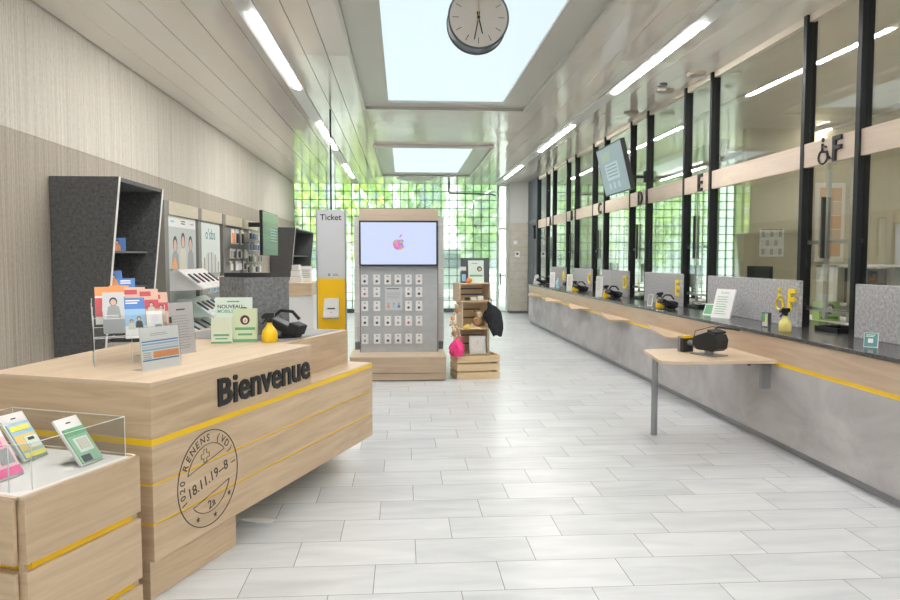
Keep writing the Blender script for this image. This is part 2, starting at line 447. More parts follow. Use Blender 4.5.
# ------------------------------------------------------------------ outdoors beyond the glass blocks
def leafy(name, label, x, y, h, r, leaf, seed, grp='trees beyond the glass block wall', z0=None):
    rnd = random.Random(seed)
    t = thing(name, label, 'tree', (x, y, -.02), 0, grp)
    b = MB(); BK = col('bark', (.12, .09, .06), .9)
    zc = h*.62
    b.tube([(0, 0, 0), (.05, .03, h*.3), (-.04, .05, h*.55), (0, 0, h*.8)], .12, BK, 8, rs=[.16, .12, .09, .03])
    for k in range(5):
        a = k*1.3; b.tube([(0, 0, h*.3+k*.2), (r*.5*cos(a), r*.5*sin(a), h*.45+k*.3)], .05, BK, 6, rs=[.05, .015])
    b.build('trunk', t, smooth=True)
    b = MB()
    for k in range(800):
        while True:
            p = Vector((rnd.uniform(-1, 1), rnd.uniform(-1, 1), rnd.uniform(-1, 1)))
            if .35 < p.length < 1: break
        p = Vector((p.x*r, p.y*r, p.z*h*.42+zc)); s_ = rnd.uniform(.10, .22)
        M = T(*p) @ R(rnd.uniform(0, 6.28)) @ R(rnd.uniform(0, 3.14), 'X')
        b.T = M; b.quad([(-s_*.5, 0, 0), (0, -s_, 0.02), (s_*.5, 0, 0), (0, s_, .02)], leaf if rnd.random() < .7 else MATS['leaf_deep'])
    b.build('crown', t)
    return t
col('leaf_deep', (.30, .50, .12), .6)
LY = col('leaf_yellow_green', (.72, .90, .12), .6); LG = col('leaf_green', (.42, .66, .22), .6)
leafy('tree', 'yellow green leafy tree behind the glass blocks at the hall corner', -3.3, 22.4, 4.6, 1.05, LY, 1)
leafy('tree', 'bright yellow green tree behind the glass blocks over the ticket column', -1.15, 22.6, 5.2, 1.0, LY, 2)
leafy('tree', 'green tree seen through the glass blocks above the wide display', .6, 25.2, 5.4, .95, LG, 3)
leafy('tree', 'darker green tree seen through the glass blocks above the wooden crates', 2.7, 25.6, 5.0, .85, LG, 4)
leafy('tree', 'green tree behind the glass blocks seen through the second counter window', 6.2, 23, 4.6, 1.5, LY, 5)
leafy('tree', 'green tree behind the glass blocks of the office, furthest to the right', 9.2, 24, 4.8, 1.5, LG, 6)
t = thing('building', 'pale building across the street behind the glass blocks', 'building', (3, 36, -.02))
b = MB(); BW = noisy('street_facade', [(.3, (.62, .64, .64)), (.7, (.74, .76, .76))], nscale=.6)
b.box(-9, 12, 0, 6, 0, 7, BW); b.build('wall', t)
for i in range(7):
    for j in range(2):
        MB().box(-8+i*2.8, -6.6+i*2.8, -.05, .02, 1+j*3, 2.6+j*3, col('facade_window', (.15, .20, .24), .2)).build('window', t)
MB().box(-9.3, 12.3, -.4, 6.3, 7, 7.3, DGREY).build('roof', t)
t = thing('parked_van', 'pale van parked outside behind the lower glass blocks', 'van', (.9, 27.5, -.02))
b = MB(); b.prism([(-2.2, .35), (2.2, .35), (2.3, 1.0), (1.7, 1.15), (1.2, 1.9), (-2.2, 1.95)], -.85, .85, col('van_paint', (.66, .70, .72), .3)); b.T = Matrix()
for i, v in enumerate(b.v): b.v[i] = Vector((v.x, v.z, v.y))
b.f = [f[::-1] for f in b.f]; b.build('body', t, bevel=.05)
for x in (-1.4, 1.4):
    for y in (-.86, .66): MB().cyl((x, y, .33), (x, y+.2, .33), .33, BLACK, 20).build('wheel', t)
for x in (-1.7, -.6, .5): MB().box(x, x+.9, -.87, -.84, 1.15, 1.7, MATS['facade_window']).build('side_window', t)

# ------------------------------------------------------------------ office behind the screens
OFC = noisy('office_beige', [(.3, (.50, .46, .34)), (.7, (.56, .52, .40))], nscale=2, rough=.7)
b = MB(); b.box(5.42, XO, 11, 11.12, 0, CZ, OFC); struct(b.build('wall_office'))
b = MB()
b.box(4.9, 5.5, 19.2, YB-.05, 0, CZ, OFC); struct(b.build('wall_office_pier'))
def wall_calendar():
    b = MB(); b.box(-.2, .2, -.008, 0, 0, .44, WHITE)
    for i in range(3):
        for j in range(5): b.box(-.17+j*.07, -.115+j*.07, -.0095, -.007, .03+i*.14, .12+i*.14, OFFW if (i+j) % 2 else col('print_grey', (.45, .46, .48), .6))
    b.box(-.18, .18, -.0095, -.007, .42, .435, DGREY)
    tag(b.build('wall_calendar', loc=(5.87, 11, 1.53)), 'white wall calendar on the beige office wall behind the large front window', 'calendar')
wall_calendar()
t = thing('wall_picture', 'tall framed picture with orange tones on the office wall behind window F', 'picture', (6.8, 10.995, 1.45))
b = MB(); b.box(-.24, .24, -.04, 0, 0, 1.25, OFFW); b.build('frame', t)
b = MB()
for i in range(5): b.box(-.18, .18, -.046, -.04, .08+i*.22, .29+i*.22, col('print_orange%d' % (i % 2), ((.62, .36, .2), (.55, .42, .3))[i % 2], .6))
b.build('print', t)
def office_desk(y, k):
    lab = ['behind the nearest window', 'behind the window with the calendar', 'behind window E', 'behind window D', 'behind window C', 'behind window B'][k]
    t = thing('office_desk', 'beige staff desk in the office '+lab, 'desk', (4.35, y, 0), 0, 'staff desks behind the counter windows')
    MB().box(-.4, .4, -.75, .75, .84, .87, OFFW).build('desk_top', t)
    for sy in (-.7, .7): MB().box(-.38, .38, sy-.02, sy+.02, 0, .84, OFFW).build('side_panel', t)
    t = thing('computer_monitor', 'black computer monitor on the staff desk '+lab, 'monitor', (4.6, y-.1, .87), 0, 'monitors behind the counter windows')
    MB().box(-.1, .1, -.1, .1, 0, .015, BLACK).build('foot', t)
    MB().box(-.02, .02, -.03, .03, .01, .3, BLACK).build('stem', t)
    MB().box(-.02, .02, -.3, .3, .17, .53, BLACK).build('screen', t, bevel=.005)
for k, y in enumerate((4.2, 6.9, 9.0, 11.1, 13.3, 15.4)): office_desk(y, k)
t = thing('shelf_unit', 'beige open shelf unit in the office behind window F', 'shelf', (5.5, 7.9, 0))
b = MB()
for z in (.02, .5, .95, 1.4): b.box(-.5, .5, 0, .4, z, z+.025, OFFW)
b.build('shelf', t); 
for x in (-.5, .0, .48): MB().box(x, x+.02, 0, .4, 0, 1.42, OFFW).build('side_panel', t)
MB().box(-.48, .48, .38, .4, 0, 1.42, OFC).build('back_panel', t)
GREENP = col('promo_green', (.42, .62, .22), .5); GREEND = col('promo_deep_green', (.10, .30, .08), .5)
FACE = col('print_skin', (.62, .42, .33), .6); HAIR = col('print_dark_red', (.10, .03, .03), .6)
def promo_face(b, x, z, s, y):
    # printed portrait: dark round hair, face, shoulders   (on a plane facing -y)
    def disc(cx, cz, r, m, yy, sz=1.2):
        b.quad([(cx+r*cos(a*pi/8), yy, cz+r*sz*sin(a*pi/8)) for a in range(16)], m)
    disc(x, z, s, HAIR, y, 1.05); disc(x+.05*s, z-.1*s, s*.5, col('print_white', (.85, .85, .83), .6), y-.0004, 1.2); disc(x+.02*s, z-.15*s, s*.32, FACE, y-.0008, 1.2)
t = thing('promo_box', 'green promotional box with a portrait seen through window F', 'box', (4.32, 6.98, .87))
b = MB(); b.box(-.11, .11, -.06, .06, 0, .19, GREENP); b.build('carton', t)
b = MB(); promo_face(b, 0, .12, .05, -.0615); b.box(-.09, .09, -.0625, -.06, .015, .04, GREEND); b.build('print', t)
# office light tubes
for k, x in enumerate((6.6,)):
    t = thing('office_light', 'straight ceiling light line inside the office behind the glass', 'light', (x, 0, CZ-.05), 0)
    MB().box(-.05, .05, 0, 19, 0, .05, WHITE).build('channel', t)
    for y in (1.3, 6.0, 10.7, 15.3): MB().box(-.022, .022, y, y+2.6, -.012, 0, emis('office_tube', (1, .95, .85), 150)).build('lamp', t)

# ------------------------------------------------------------------ glazed counter front
MY = [-1.0, -.27, 1.1, 1.84, 3.17, 3.9, 5.16, 5.9, 7.74, 8.48, 9.81, 10.54, 11.91, 12.64, 13.96, 14.70, 16.05, 16.79, 17.90]
def is_narrow(i): return i % 2 == 0 and i >= 0   # bays 0-1,2-3,... narrow
LET = {4: 'G', 6: 'F', 8: 'E', 10: 'D', 12: 'C', 14: 'B', 16: 'A'}
def wheelchair(b, s, m, M, th):
    old = b.T; b.T = old @ M
    b.ball((0, .88*s, 0), .10*s, m, 10, (1, 1, .4))
    r = .055*s
    b.tube([(-.02*s, .74*s, 0), (-.02*s, .42*s, 0), (.27*s, .40*s, 0), (.38*s, .12*s, 0), (.48*s, .14*s, 0)], r, m, 6)
    b.tube([(-.02*s, .60*s, 0), (.22*s, .58*s, 0)], r*.8, m, 6)
    b.tube([(.02*s+.30*s*cos(a), .22*s+.26*s*sin(a), 0) for a in [radians(120+i*18) for i in range(14)]], r*.7, m, 6)
    b.T = old
FACEL = R(-pi/2) @ R(pi/2, 'X')    # text plane facing -X, reading toward -Y
for i, (y0, y1) in enumerate(zip(MY, MY[1:])):
    narrow = i % 2 == 0
    w = sthing('window_%d' % (i+1)); w.location = (XR, y0, 0)
    d = y1-y0
    b = MB(); b.box(-.012, .085, 0, .05, .91, CZ, DFRAME); b.build('mullion', w)
    b = MB(); tx = -.006 if narrow else .006
    b.box(tx, .03, .05, d, 2.27, 2.467, PALE); b.build('transom', w)
    b = MB(); b.box(.035, .045, .05, d, 2.44, CZ-.08, GLASS); b.build('upper_pane', w)
    b = MB(); b.box(.035, .045, .05, d, (.91 if not narrow else 1.08), 2.30, GLASS); b.build('lower_pane', w)
    b = MB(); b.box(.012, .06, .05, d, CZ-.06, CZ+.02, col('head_rail_beige', (.62, .56, .46), .5)); b.build('head_rail', w)
    if narrow:
        ST = col('brushed_steel', (.42, .43, .42), .3, .7)
        b = MB()
        for yy in (.12*d+.05, .62*d): b.box(.05, .075, yy, yy+.04, 1.0, 2.27, ST)
        for zz in (1.06, 1.62): b.box(.046, .08, .05, d, zz, zz+.03, ST)
        b.build('sliding_frame', w)
        b = MB(); b.box(.0, .03, .62*d, .62*d+.02, 1.5, 2.0, BLACK); b.build('handle', w)
        if i in LET:
            b = MB(); b.text(LET[i], .27, BLACKM, T(tx, d*.35, 2.275) @ FACEL, depth=.02, bold=.018)
            if i == 6: wheelchair(b, .21, BLACKM, T(tx-.006, d*.62, 2.275) @ FACEL, .01)
            b.build('letter', w)
b = MB(); b.box(XR-.012, XR+.085, 17.90, 17.96, 0, CZ, DFRAME); b.box(XR+.03, XR+.08, 16.43, 17.90, 0, .91, MATS['door_blue_grey']); struct(b.build('trim_1'))

# felt privacy panels standing on the worktop in front of each wide window
names = {1: None, 3: None, 5: 'G', 7: 'F', 9: 'E', 11: 'D', 13: 'C', 15: 'B'}
WHERE = {5: 'at the right edge of the photo, under the nearest window', 7: 'with the yellow F and wheelchair sign', 9: 'with the yellow letter E', 11: 'with the yellow letter D', 13: 'with the yellow letter C', 15: 'with the yellow letter B at the far end'}
for i in (3, 5, 7, 9, 11, 13, 15):
    y0, y1 = MY[i]-.06, MY[i+1]-.06
    if i == 3: continue
    t = thing('privacy_screen', 'light grey felt privacy screen '+WHERE[i], 'privacy screen', (3.375, y0, .91), 0, 'felt panels on the counter')
    cuts = [0, y1-y0] if i in (5, 7, 9) else [0, (y1-y0)*.62, y1-y0]
    for a, c in zip(cuts, cuts[1:]):
        MB().box(0, .035, a+.006, c-.006, 0, .40, FELT_L).build('felt_sheet', t, bevel=.005)
    L_ = names[i]
    if i != 5:
        b = MB(); b.text(L_, .27, YELL, T(0, .10, .135) @ FACEL, depth=.016, bold=.022); b.build('letter', t)
        if i == 7:
            b = MB(); wheelchair(b, .20, YELL, T(-.008, .31, .14) @ FACEL, .01); b.build('wheelchair_symbol', t)

# ------------------------------------------------------------------ long service counter on the right
t = thing('service_counter', 'long grey counter with oak band, yellow line and black stone top along the right', 'counter', (2.93, 0, 0))
Y0, Y1 = -3.9, 16.42
b = MB(); b.box(0, 1.2-.6, Y0, Y1, .07, .658, CONC); b.build('front_panel', t)
b = MB(); b.box(.0, .6, Y0, Y1, .688, .88, BAND); b.build('oak_band', t)
b = MB(); b.box(.002, .6, Y0, Y1, .658, .688, YEL); b.build('yellow_line', t)
b = MB(); b.box(.05, .6, Y0, Y1-.02, 0, .07, col('kick_grey', (.30, .30, .31), .4, .3)); b.build('kickboard', t)
b = MB(); b.box(-.02, 1.0, Y0, Y1, .88, .91, SLAB); b.build('worktop', t, bevel=.004)

def ledge(y, lab):
    b = MB(); b.prism([(0, 0), (-.24, 0), (-.27, .03), (-.275, .10), (-.14, .86), (0, 1.36)], -.011, .011, OAKY)
    tag(b.build('writing_ledge', loc=(2.93, y, .70), bevel=.003), lab, 'ledge', 'small oak ledges on the counter front')
ledge(6.95, 'small tapered oak ledge on the counter right behind the legged table')
ledge(8.96, 'small tapered oak ledge under the yellow letter E station, second beyond the legged table')
ledge(10.95, 'small tapered oak ledge on the counter, third beyond the legged table')
ledge(12.93, 'small tapered oak ledge on the counter, fourth beyond the legged table')
ledge(14.85, 'small tapered oak ledge nearest the far end of the counter')

t = thing('side_table', 'pale oak table flap with one round grey leg fixed to the counter', 'table', (2.93, 5.35, 0))
b = MB(); P_ = [(0, 0), (-.80, 0), (-.86, .015), (-.90, .05), (-.915, .10), (-.83, .70), (-.80, .745), (-.74, .775), (0, .82)]
b.prism(P_, .675, .7, wood('oak_tabletop', (.56, .43, .30), (.72, .57, .42), 'x')); b.build('table_top', t, bevel=.003)
b = MB(); b.cyl((-.80, .50, 0), (-.80, .50, .675), .027, GREYM, 20); b.build('leg', t, smooth=True)
b = MB(); b.box(-.07, -.0, .10, .145, .46, .675, GREYM); b.box(-.30, -.0, .10, .14, .655, .675, GREYM); b.build('bracket', t)
MB().cyl((-.19, .08, .65), (-.19, .08, .675), .012, BLACK, 10).build('bolt', t)

# ---- things on the counter
def spray(loc, lab, fill=YEL, grp=None, s=1.):
    t = thing('spray_bottle', lab, 'spray bottle', loc, 0, grp)
    b = MB(); b.lathe([(.001, 0), (.046, 0), (.05, .006), (.05, .055), (.044, .075), (.022, .105), (.017, .115), (.017, .135)], fill, 24); b.build('bottle', t, smooth=True)
    b = MB(); b.cyl((0, 0, .125), (0, 0, .15), .019, BLACK, 14)
    b.prism([(-.045, .15), (-.05, .165), (-.03, .185), (.03, .188), (.035, .165), (.018, .15)], -.012, .012, BLACK)
    k = len(b.v)-12
    for j in range(k, len(b.v)): v = b.v[j]; b.v[j] = Vector((v.x, v.z, v.y))
    b.tube([(-.018, 0, .15), (-.03, 0, .135), (-.045, 0, .115)], .006, BLACK, 6); b.build('spray_head', t)
    t.scale = (s, s, s)
    return t
PT_SCREEN = col('terminal_screen', (.30, .33, .35), .15)
def terminal(loc, rz, lab, grp, with_yellow=True, s=1.):
    """card terminal on a swivel foot: sloped body, keypad, screen, loop handle"""
    t = thing('card_terminal', lab, 'card terminal', loc, rz, grp)
    b = MB(); b.lathe([(.001, 0), (.06, 0), (.06, .008), (.02, .014), (.018, .035)], BLACK, 20); b.build('foot', t, smooth=True)
    M = T(0, 0, .05) @ R(radians(-22), 'Y')
    b = MB(); b.T = M; b.prism([(-.095, -.038), (-.085, -.045), (.09, -.045), (.10, -.03), (.10, .03), (.09, .045), (-.085, .045), (-.095, .038)], -.015, .03, BLACK)
    b.prism([(-.10, -.052), (-.04, -.052), (-.04, .052), (-.10, .052)], .0, .055, BLACKM); b.build('body', t, bevel=.005)
    b = MB(); b.T = M; b.box(-.02, .075, -.032, .032, .029, .0315, PT_SCREEN); b.build('screen', t)
    b = MB(); b.T = M
    for i in range(3):
        for j in range(4): b.box(-.038-.02+.0-j*.011, -.05-.0-j*.011, -.03+i*.022, -.014+i*.022, .054, .058, DGREY)
    b.build('keypad', t)
    b = MB(); b.tube([(.07, .0, .06), (.065, .0, .11), (.02, .0, .145), (-.05, .0, .14), (-.09, 0, .10)], .009, BLACK, 8); b.build('cable', t, smooth=True)
    t.scale = (s, s, s)
    return t
ct = 'card terminals on the counter top'
SB = spray((3.10, 5.56, .91), 'spray bottle of pale yellow liquid with black head under the yellow F', col('pale_yellow_liquid', (.85, .74, .25), .25))
spray((3.06, 8.27, .91), 'yellow spray bottle behind the card terminal under the yellow E', YEL, 'spray bottles by the terminals')
terminal((3.06, 8.06, .91), radians(200), 'black card terminal on the counter below the yellow letter E', ct, s=1.15)
spray((3.06, 10.52, .91), 'yellow spray bottle behind the card terminal under the yellow D', YEL, 'spray bottles by the terminals')
terminal((3.09, 10.29, .91), radians(205), 'black card terminal on the counter below the yellow letter D', ct, s=1.25)
spray((3.07, 12.50, .91), 'yellow spray bottle behind the card terminal under the yellow C', YEL, 'spray bottles by the terminals')
terminal((3.10, 12.26, .91), radians(205), 'black card terminal on the counter below the yellow letter C', ct, s=1.25)
terminal((3.10, 13.1, .91), radians(190), 'black card terminal beyond the yellow C on the far counter', ct, s=1.25)
terminal((3.14, 16.0, .91), radians(190), 'black card terminal at the very end of the counter', ct, s=1.2)
def col_yprint(n, c): return col(n, c, .5)
def card(name, cat, w, h, th, loc, rz, tilt, lab, draw=None, group=None, m=None, foot=False):
    """upright printed card: facing local -y, leaning back by tilt"""
    t = thing(name, lab, cat, loc, rz, group)
    M = R(-tilt, 'X')
    b = MB(); b.T = M; b.box(-w/2, w/2, 0, th, 0, h, m or WHITE); b.build('card', t)
    if draw:
        b = MB(); b.T = M; draw(b, w, h); b.build('print', t)
    if foot:
        b = MB(); b.quad([(-w*.3, th, h*.02), (w*.3, th, h*.02), (w*.2, h*.35, 0), (-w*.2, h*.35, 0)], m or WHITE); b.build('back_strut', t)
    return t
PR = {n: col('ink_'+n, c, .55) for n, c in dict(grey=(.35, .36, .38), dark=(.06, .06, .07), blue=(.10, .25, .62), sky=(.35, .58, .80), pink=(.85, .16, .36), red=(.6, .10, .12),
      orange=(.88, .36, .14), green=(.16, .42, .22), lgreen=(.55, .75, .45), pgreen=(.74, .86, .78), teal=(.08, .26, .27), yellow=(.86, .80, .15), skin=(.70, .48, .38), beige=(.70, .66, .58), lilac=(.78, .72, .82), white=(.93, .92, .92)).items()}
def lines(b, x0, x1, z0, z1, n, m, y=-.0006, frac=.45):
    st = (z1-z0)/n
    for i in range(n):
        r = random.uniform(.75, 1)
        b.quad([(x0, y, z1-(i+.8)*st), (x0+(x1-x0)*r, y, z1-(i+.8)*st), (x0+(x1-x0)*r, y, z1-(i+.8-frac)*st), (x0, y, z1-(i+.8-frac)*st)], m)
def rect(b, x0, x1, z0, z1, m, y=-.0006): b.quad([(x0, y, z0), (x1, y, z0), (x1, y, z1), (x0, y, z1)], m)
def figure(b, x, z, s, coat, y=-.001, hair=None):
    b.quad([(x-.55*s, y, z-1.3*s), (x+.55*s, y, z-1.3*s), (x+.42*s, y, z-.35*s), (x+.15*s, y, z-.18*s), (x-.15*s, y, z-.18*s), (x-.42*s, y, z-.35*s)], coat)
    b.quad([(x+.30*s*cos(a*pi/6), y-.0003, z+.12*s+.36*s*sin(a*pi/6)) for a in range(12)], hair or PR['dark'])
    b.quad([(x+.22*s*cos(a*pi/6), y-.0006, z+.05*s+.27*s*sin(a*pi/6)) for a in range(12)], PR['skin'])
def d_bro(b, w, h):
    b.text('Guichet', h*.10, PR['green'], T(0, -.0005, h*.84) @ R(pi/2, 'X'), depth=.0004)
    lines(b, -w*.36, w*.3, h*.12, h*.78, 8, PR['green'], frac=.25)
FACELX = -pi/2     # card facing -x
card('notice_board', 'notice', .22, .30, .02, (3.13, 6.82, .91), radians(-62), radians(18), 'white leaning info board on the black worktop left of the legged table terminal', d_bro, foot=True)
card('leaflet', 'leaflet', .12, .13, .01, (3.16, 7.18, .91), radians(-62), radians(25), 'small green leaflet stand behind the white leaning board', lambda b, w, h: rect(b, -w*.42, w*.42, h*.1, h*.9, PR['green']), foot=True)
t = thing('gift_card_box', 'small upright box with blue, green and yellow print on the black worktop', 'box', (3.12, 5.90, .91), radians(-70))
MB().box(-.035, .035, -.015, .02, 0, .125, DGREY).build('carton', t)
b = MB(); b.box(-.028, .028, -.0165, -.015, .008, .118, WHITE); b.box(-.028, 0, -.018, -.0165, .045, .118, PR['green']); b.box(0, .02, -.018, -.0165, .06, .118, PR['sky']); b.box(.012, .028, -.019, -.0165, .045, .10, PR['yellow']); b.build('print', t)
card('phone_stand', 'phone', .075, .15, .012, (3.05, 8.62, .91), radians(-60), radians(12), 'small grey phone standing on the worktop left of the yellow E terminal', lambda b, w, h: rect(b, -w*.4, w*.4, h*.08, h*.92, PR['grey']), foot=True, m=OFFW)
card('leaflet_stand', 'leaflet stand', .11, .32, .012, (3.0, 10.72, .91), radians(-40), radians(4), 'tall white leaflet stand left of the yellow D', lambda b, w, h: lines(b, -w*.3, w*.3, h*.3, h*.9, 8, PR['grey'], frac=.2), foot=True)
card('leaflet_stand', 'leaflet stand', .11, .30, .012, (3.03, 12.8, .91), radians(-40), radians(4), 'tall white leaflet stand left of the yellow C', lambda b, w, h: rect(b, -w*.3, w*.3, h*.3, h*.9, PR['beige']), foot=True)
card('leaflet_stand', 'leaflet stand', .11, .31, .012, (3.03, 14.3, .91), radians(-40), radians(4), 'tall white leaflet stand left of the yellow B', lambda b, w, h: lines(b, -w*.3, w*.3, h*.3, h*.9, 6, PR['grey'], frac=.2), foot=True)
t = thing('hand_gel_bottle', 'small pale blue plastic bottle on the far counter below the yellow B', 'bottle', (3.05, 13.85, .91))
b = MB(); b.lathe([(.001, 0), (.04, 0), (.042, .01), (.042, .13), (.015, .16), (.014, .18)], col('pale_blue_plastic', (.45, .68, .75), .25), 18); b.build('bottle', t, smooth=True)
MB().cyl((0, 0, .17), (0, 0, .2), .012, WHITE, 10).build('cap', t)
t = thing('paper_bag', 'small white folded bag beside the terminal at the very end of the counter', 'bag', (3.08, 16.25, .91))
b = MB(); b.hexa([(-.07, -.05, 0), (.07, -.05, 0), (.07, .05, 0), (-.07, .05, 0)], [(-.03, -.02, .2), (.04, -.02, .22), (.04, .02, .22), (-.03, .02, .2)], WHITE); b.build('sack', t, bevel=.006)
def d_teal(b, w, h):
    rect(b, -w*.45, w*.45, h*.04, h*.96, PR['teal']); rect(b, -w*.2, w*.15, h*.30, h*.6, PR['white'], -.0012); lines(b, -w*.35, w*.3, h*.7, h*.9, 2, PR['pgreen'], -.0012)
card('card_holder', 'card', .085, .10, .008, (3.10, 4.50, .91), radians(-40), radians(20), 'small dark teal tent card on the black worktop near the right photo edge', d_teal, foot=True, m=OFFW)
for y, lab in ((5.50, 'low black tray in the opening of window F'), (8.15, 'low black tray in the opening of window E'), (10.15, 'low black tray in the opening of window D'), (12.2, 'low black tray in the opening of window C')):
    b = MB(); b.box(-.12, .10, -.16, .16, 0, .008, BLACK)
    for a in ((-.12, .10, -.16, -.15), (-.12, .10, .15, .16), (-.12, -.11, -.16, .16), (.09, .10, -.16, .16)): b.box(*a, 0, .035, BLACK)
    tag(b.build('money_tray', loc=(XR+.12, y+.02, .91)), lab, 'tray', 'trays in the counter openings')
# bigger terminal on the side table, with cable to the worktop
t = pterm = thing('payment_terminal', 'large black payment terminal on the oak side table, cable to the counter', 'card terminal', (2.53, 5.70, .70), radians(112))
t.scale = (1.2, 1.2, 1.2)
b = MB(); b.box(-.10, .10, -.075, .075, 0, .006, GREYM); b.cyl((0, 0, 0), (0, 0, .05), .03, GREYM, 16)
b.build('foot', t, bevel=.002)
def yside(b, prof, y0, y1, m):
    n = len(prof); vs = [(x, y0, z) for x, z in prof]+[(x, y1, z) for x, z in prof]
    b.add(vs, [tuple(range(n)), tuple(range(n, 2*n))[::-1]]+[(i, n+i, n+(i+1) % n, (i+1) % n) for i in range(n)], m)
b = MB(); yside(b, [(-.11, .055), (-.12, .115), (-.10, .15), (-.03, .165), (.09, .125), (.105, .10), (.10, .06), (.06, .035), (-.08, .035)], -.055, .055, BLACK)
b.build('body', t, bevel=.003)
b = MB(); yside(b, [(-.095, .155), (-.095, .17), (-.035, .183), (-.035, .165)], -.058, .058, BLACKM); b.build('keypad_hood', t, bevel=.003)
b = MB(); yside(b, [(-.02, .1625), (-.02, .1655), (.07, .1355), (.07, .1325)], -.04, .04, PT_SCREEN); b.build('screen', t)
b = MB(); b.tube([(.08, 0, .075), (.14, 0, .07), (.19, .01, .065)], .020, GREYM, 10); b.build('arm', t, smooth=True)
b = MB(); b.box(.18, .215, -.035, .06, 0, .10, BLACKM); b.box(.215, .245, -.03, .055, 0, .11, GREYM); b.build('arm_base', t, bevel=.004)
MB().box(.178, .216, -.025, .05, .10, .118, YEL).build('yellow_cap', t)
b = MB(); b.tube([(.02, -.03, .15), (.0, -.08, .19), (.02, -.16, .18), (.02, -.31, .155)], .006, BLACK, 8); b.build('power_cable', t, smooth=True)
b = MB(); b.tube([(.15, 0, .08), (.17, -.04, .15), (.12, -.15, .18), (.08, -.30, .155)], .003, BLACK, 6); b.build('cable', t, smooth=True)

# tilted display hanging over the counter
def slant_screen():
    t = thing('hanging_screen', 'tilted wall mounted information screen hanging above counter window D', 'screen', (2.75, 8.94, 3.02))
    tl = atan2(.155, .64)
    b = MB(); H_, W_ = .66, 1.12
    M = R(-tl, 'Y') @ Matrix()   # lean: bottom further right
    def P(y, z, x=0): return Matrix.Rotation(-tl, 4, 'Y') @ Vector((x, y, -z))
    def slab(y0, y1, z0, z1, x0, x1, m, bb):
        vs = [P(y, z, x) for x in (x0, x1) for z in (z0, z1) for y in (y0, y1)]
        bb.add(vs, [(0, 1, 3, 2), (4, 6, 7, 5), (0, 4, 5, 1), (2, 3, 7, 6), (0, 2, 6, 4), (1, 5, 7, 3)], m)
    slab(0, W_, 0, H_, 0, .06, BLACK, b); b.build('housing', t)
    b = MB(); SB_ = emis('screen_blue_grey', (.36, .46, .50), .75)
    slab(.015, W_-.015, .015, H_-.015, -.002, .001, SB_, b); b.build('screen', t)
    b = MB()
    pale = emis('screen_pale', (.46, .56, .60), .9); gr = emis('screen_green', (.40, .50, .40), .8); dk = emis('screen_text', (.22, .30, .34), .7)
    slab(.30, .86, .24, .46, -.004, -.002, pale, b); slab(.55, .95, .08, .2, -.004, -.002, gr, b)
    for i in range(4): slab(.36, .80, .27+i*.045, .285+i*.045, -.006, -.004, dk, b)
    for i in range(3): slab(.36+i*.2, .44+i*.2, .5, .58, -.004, -.002, pale, b)
    b.build('screen_picture', t)
    b = MB(); b.tube([(.12, .70, -.38), (.30, .82, -.38), (.66, .90, -.38)], .02, BLACK, 10); b.box(.62, .657, .87, .93, -.46, -.30, BLACK); b.build('bracket', t)
slant_screen()

# ------------------------------------------------------------------ ceiling lights
segs = [(-3.4, -.8), (1.3, 3.92), (6.03, 8.63), (10.72, 13.33), (15.4, 17.85)]
for x, lab in ((-1.245, 'long white ceiling light track on the left with lit segments'), (2.605, 'long white ceiling light track on the right above the counter')):
    t = thing('light_track', lab, 'light', (x, 0, 3.52), 0, 'light tracks on the hall ceiling')
    b = MB(); b.box(-.10, .06, YF+.1, YB-.1, .008, .029, WHITE); b.build('channel', t)
    for y in [YF+.6+k*2.35 for k in range(10)]:
        pass
    for a, c in segs: MB().box(-.018, .026, a*1.012, c*1.012, .0, .009, TUBE).build('lamp', t)
for k, (x, y, lab) in enumerate(((3.25, 7.8, 'flat beige ceiling plate at the mullion between windows F and E'), (3.2, 8.6, 'flat beige ceiling plate above window E'), (3.2, 9.9, 'flat beige ceiling plate above window D'), (3.05, 8.3, 'small round ceiling spot above window E'))):
    b = MB(); b.lathe([(.001, 0), (.09, 0), (.10, .012), (.10, .03)] if k < 3 else [(.001, 0), (.05, 0), (.06, .01), (.06, .03)], DGREY if k == 3 else col('sensor_beige', (.42, .38, .32), .5), 20)
    tag(b.build('ceiling_sensor', loc=(x, y, CZ-.03), smooth=True), lab, 'sensor')
t = thing('ceiling_cassette', 'round ceiling vent near the far glass wall', 'vent', (.35, 18.2, CZ))
b = MB(); b.lathe([(.001, -.03), (.30, -.03), (.42, -.05), (.50, -.03), (.52, 0)], CEILW, 32); b.build('vent_body', t, smooth=True)
b = MB(); b.tube([(1.25, 19.3, 3.4), (1.25, 19.45, 3.33), (1.3, 19.5, 3.28), (2.4, 19.5, 3.26), (2.55, 19.5, 3.22)], .025, DGREY, 8); b.cyl((1.25, 19.3, 3.4), (1.25, 19.3, CZ), .03, DGREY, 8)
tag(b.build('pipe', smooth=True), 'dark pipe running under the ceiling in front of the glass blocks', 'pipe')
tag(MB().box(-.06, .06, 18.7, 19.4, -.09, 0, CEILW).build('ceiling_bracket', loc=(-1.22, 0, 3.5-.0)), 'light bracket', 'bracket') if False else None

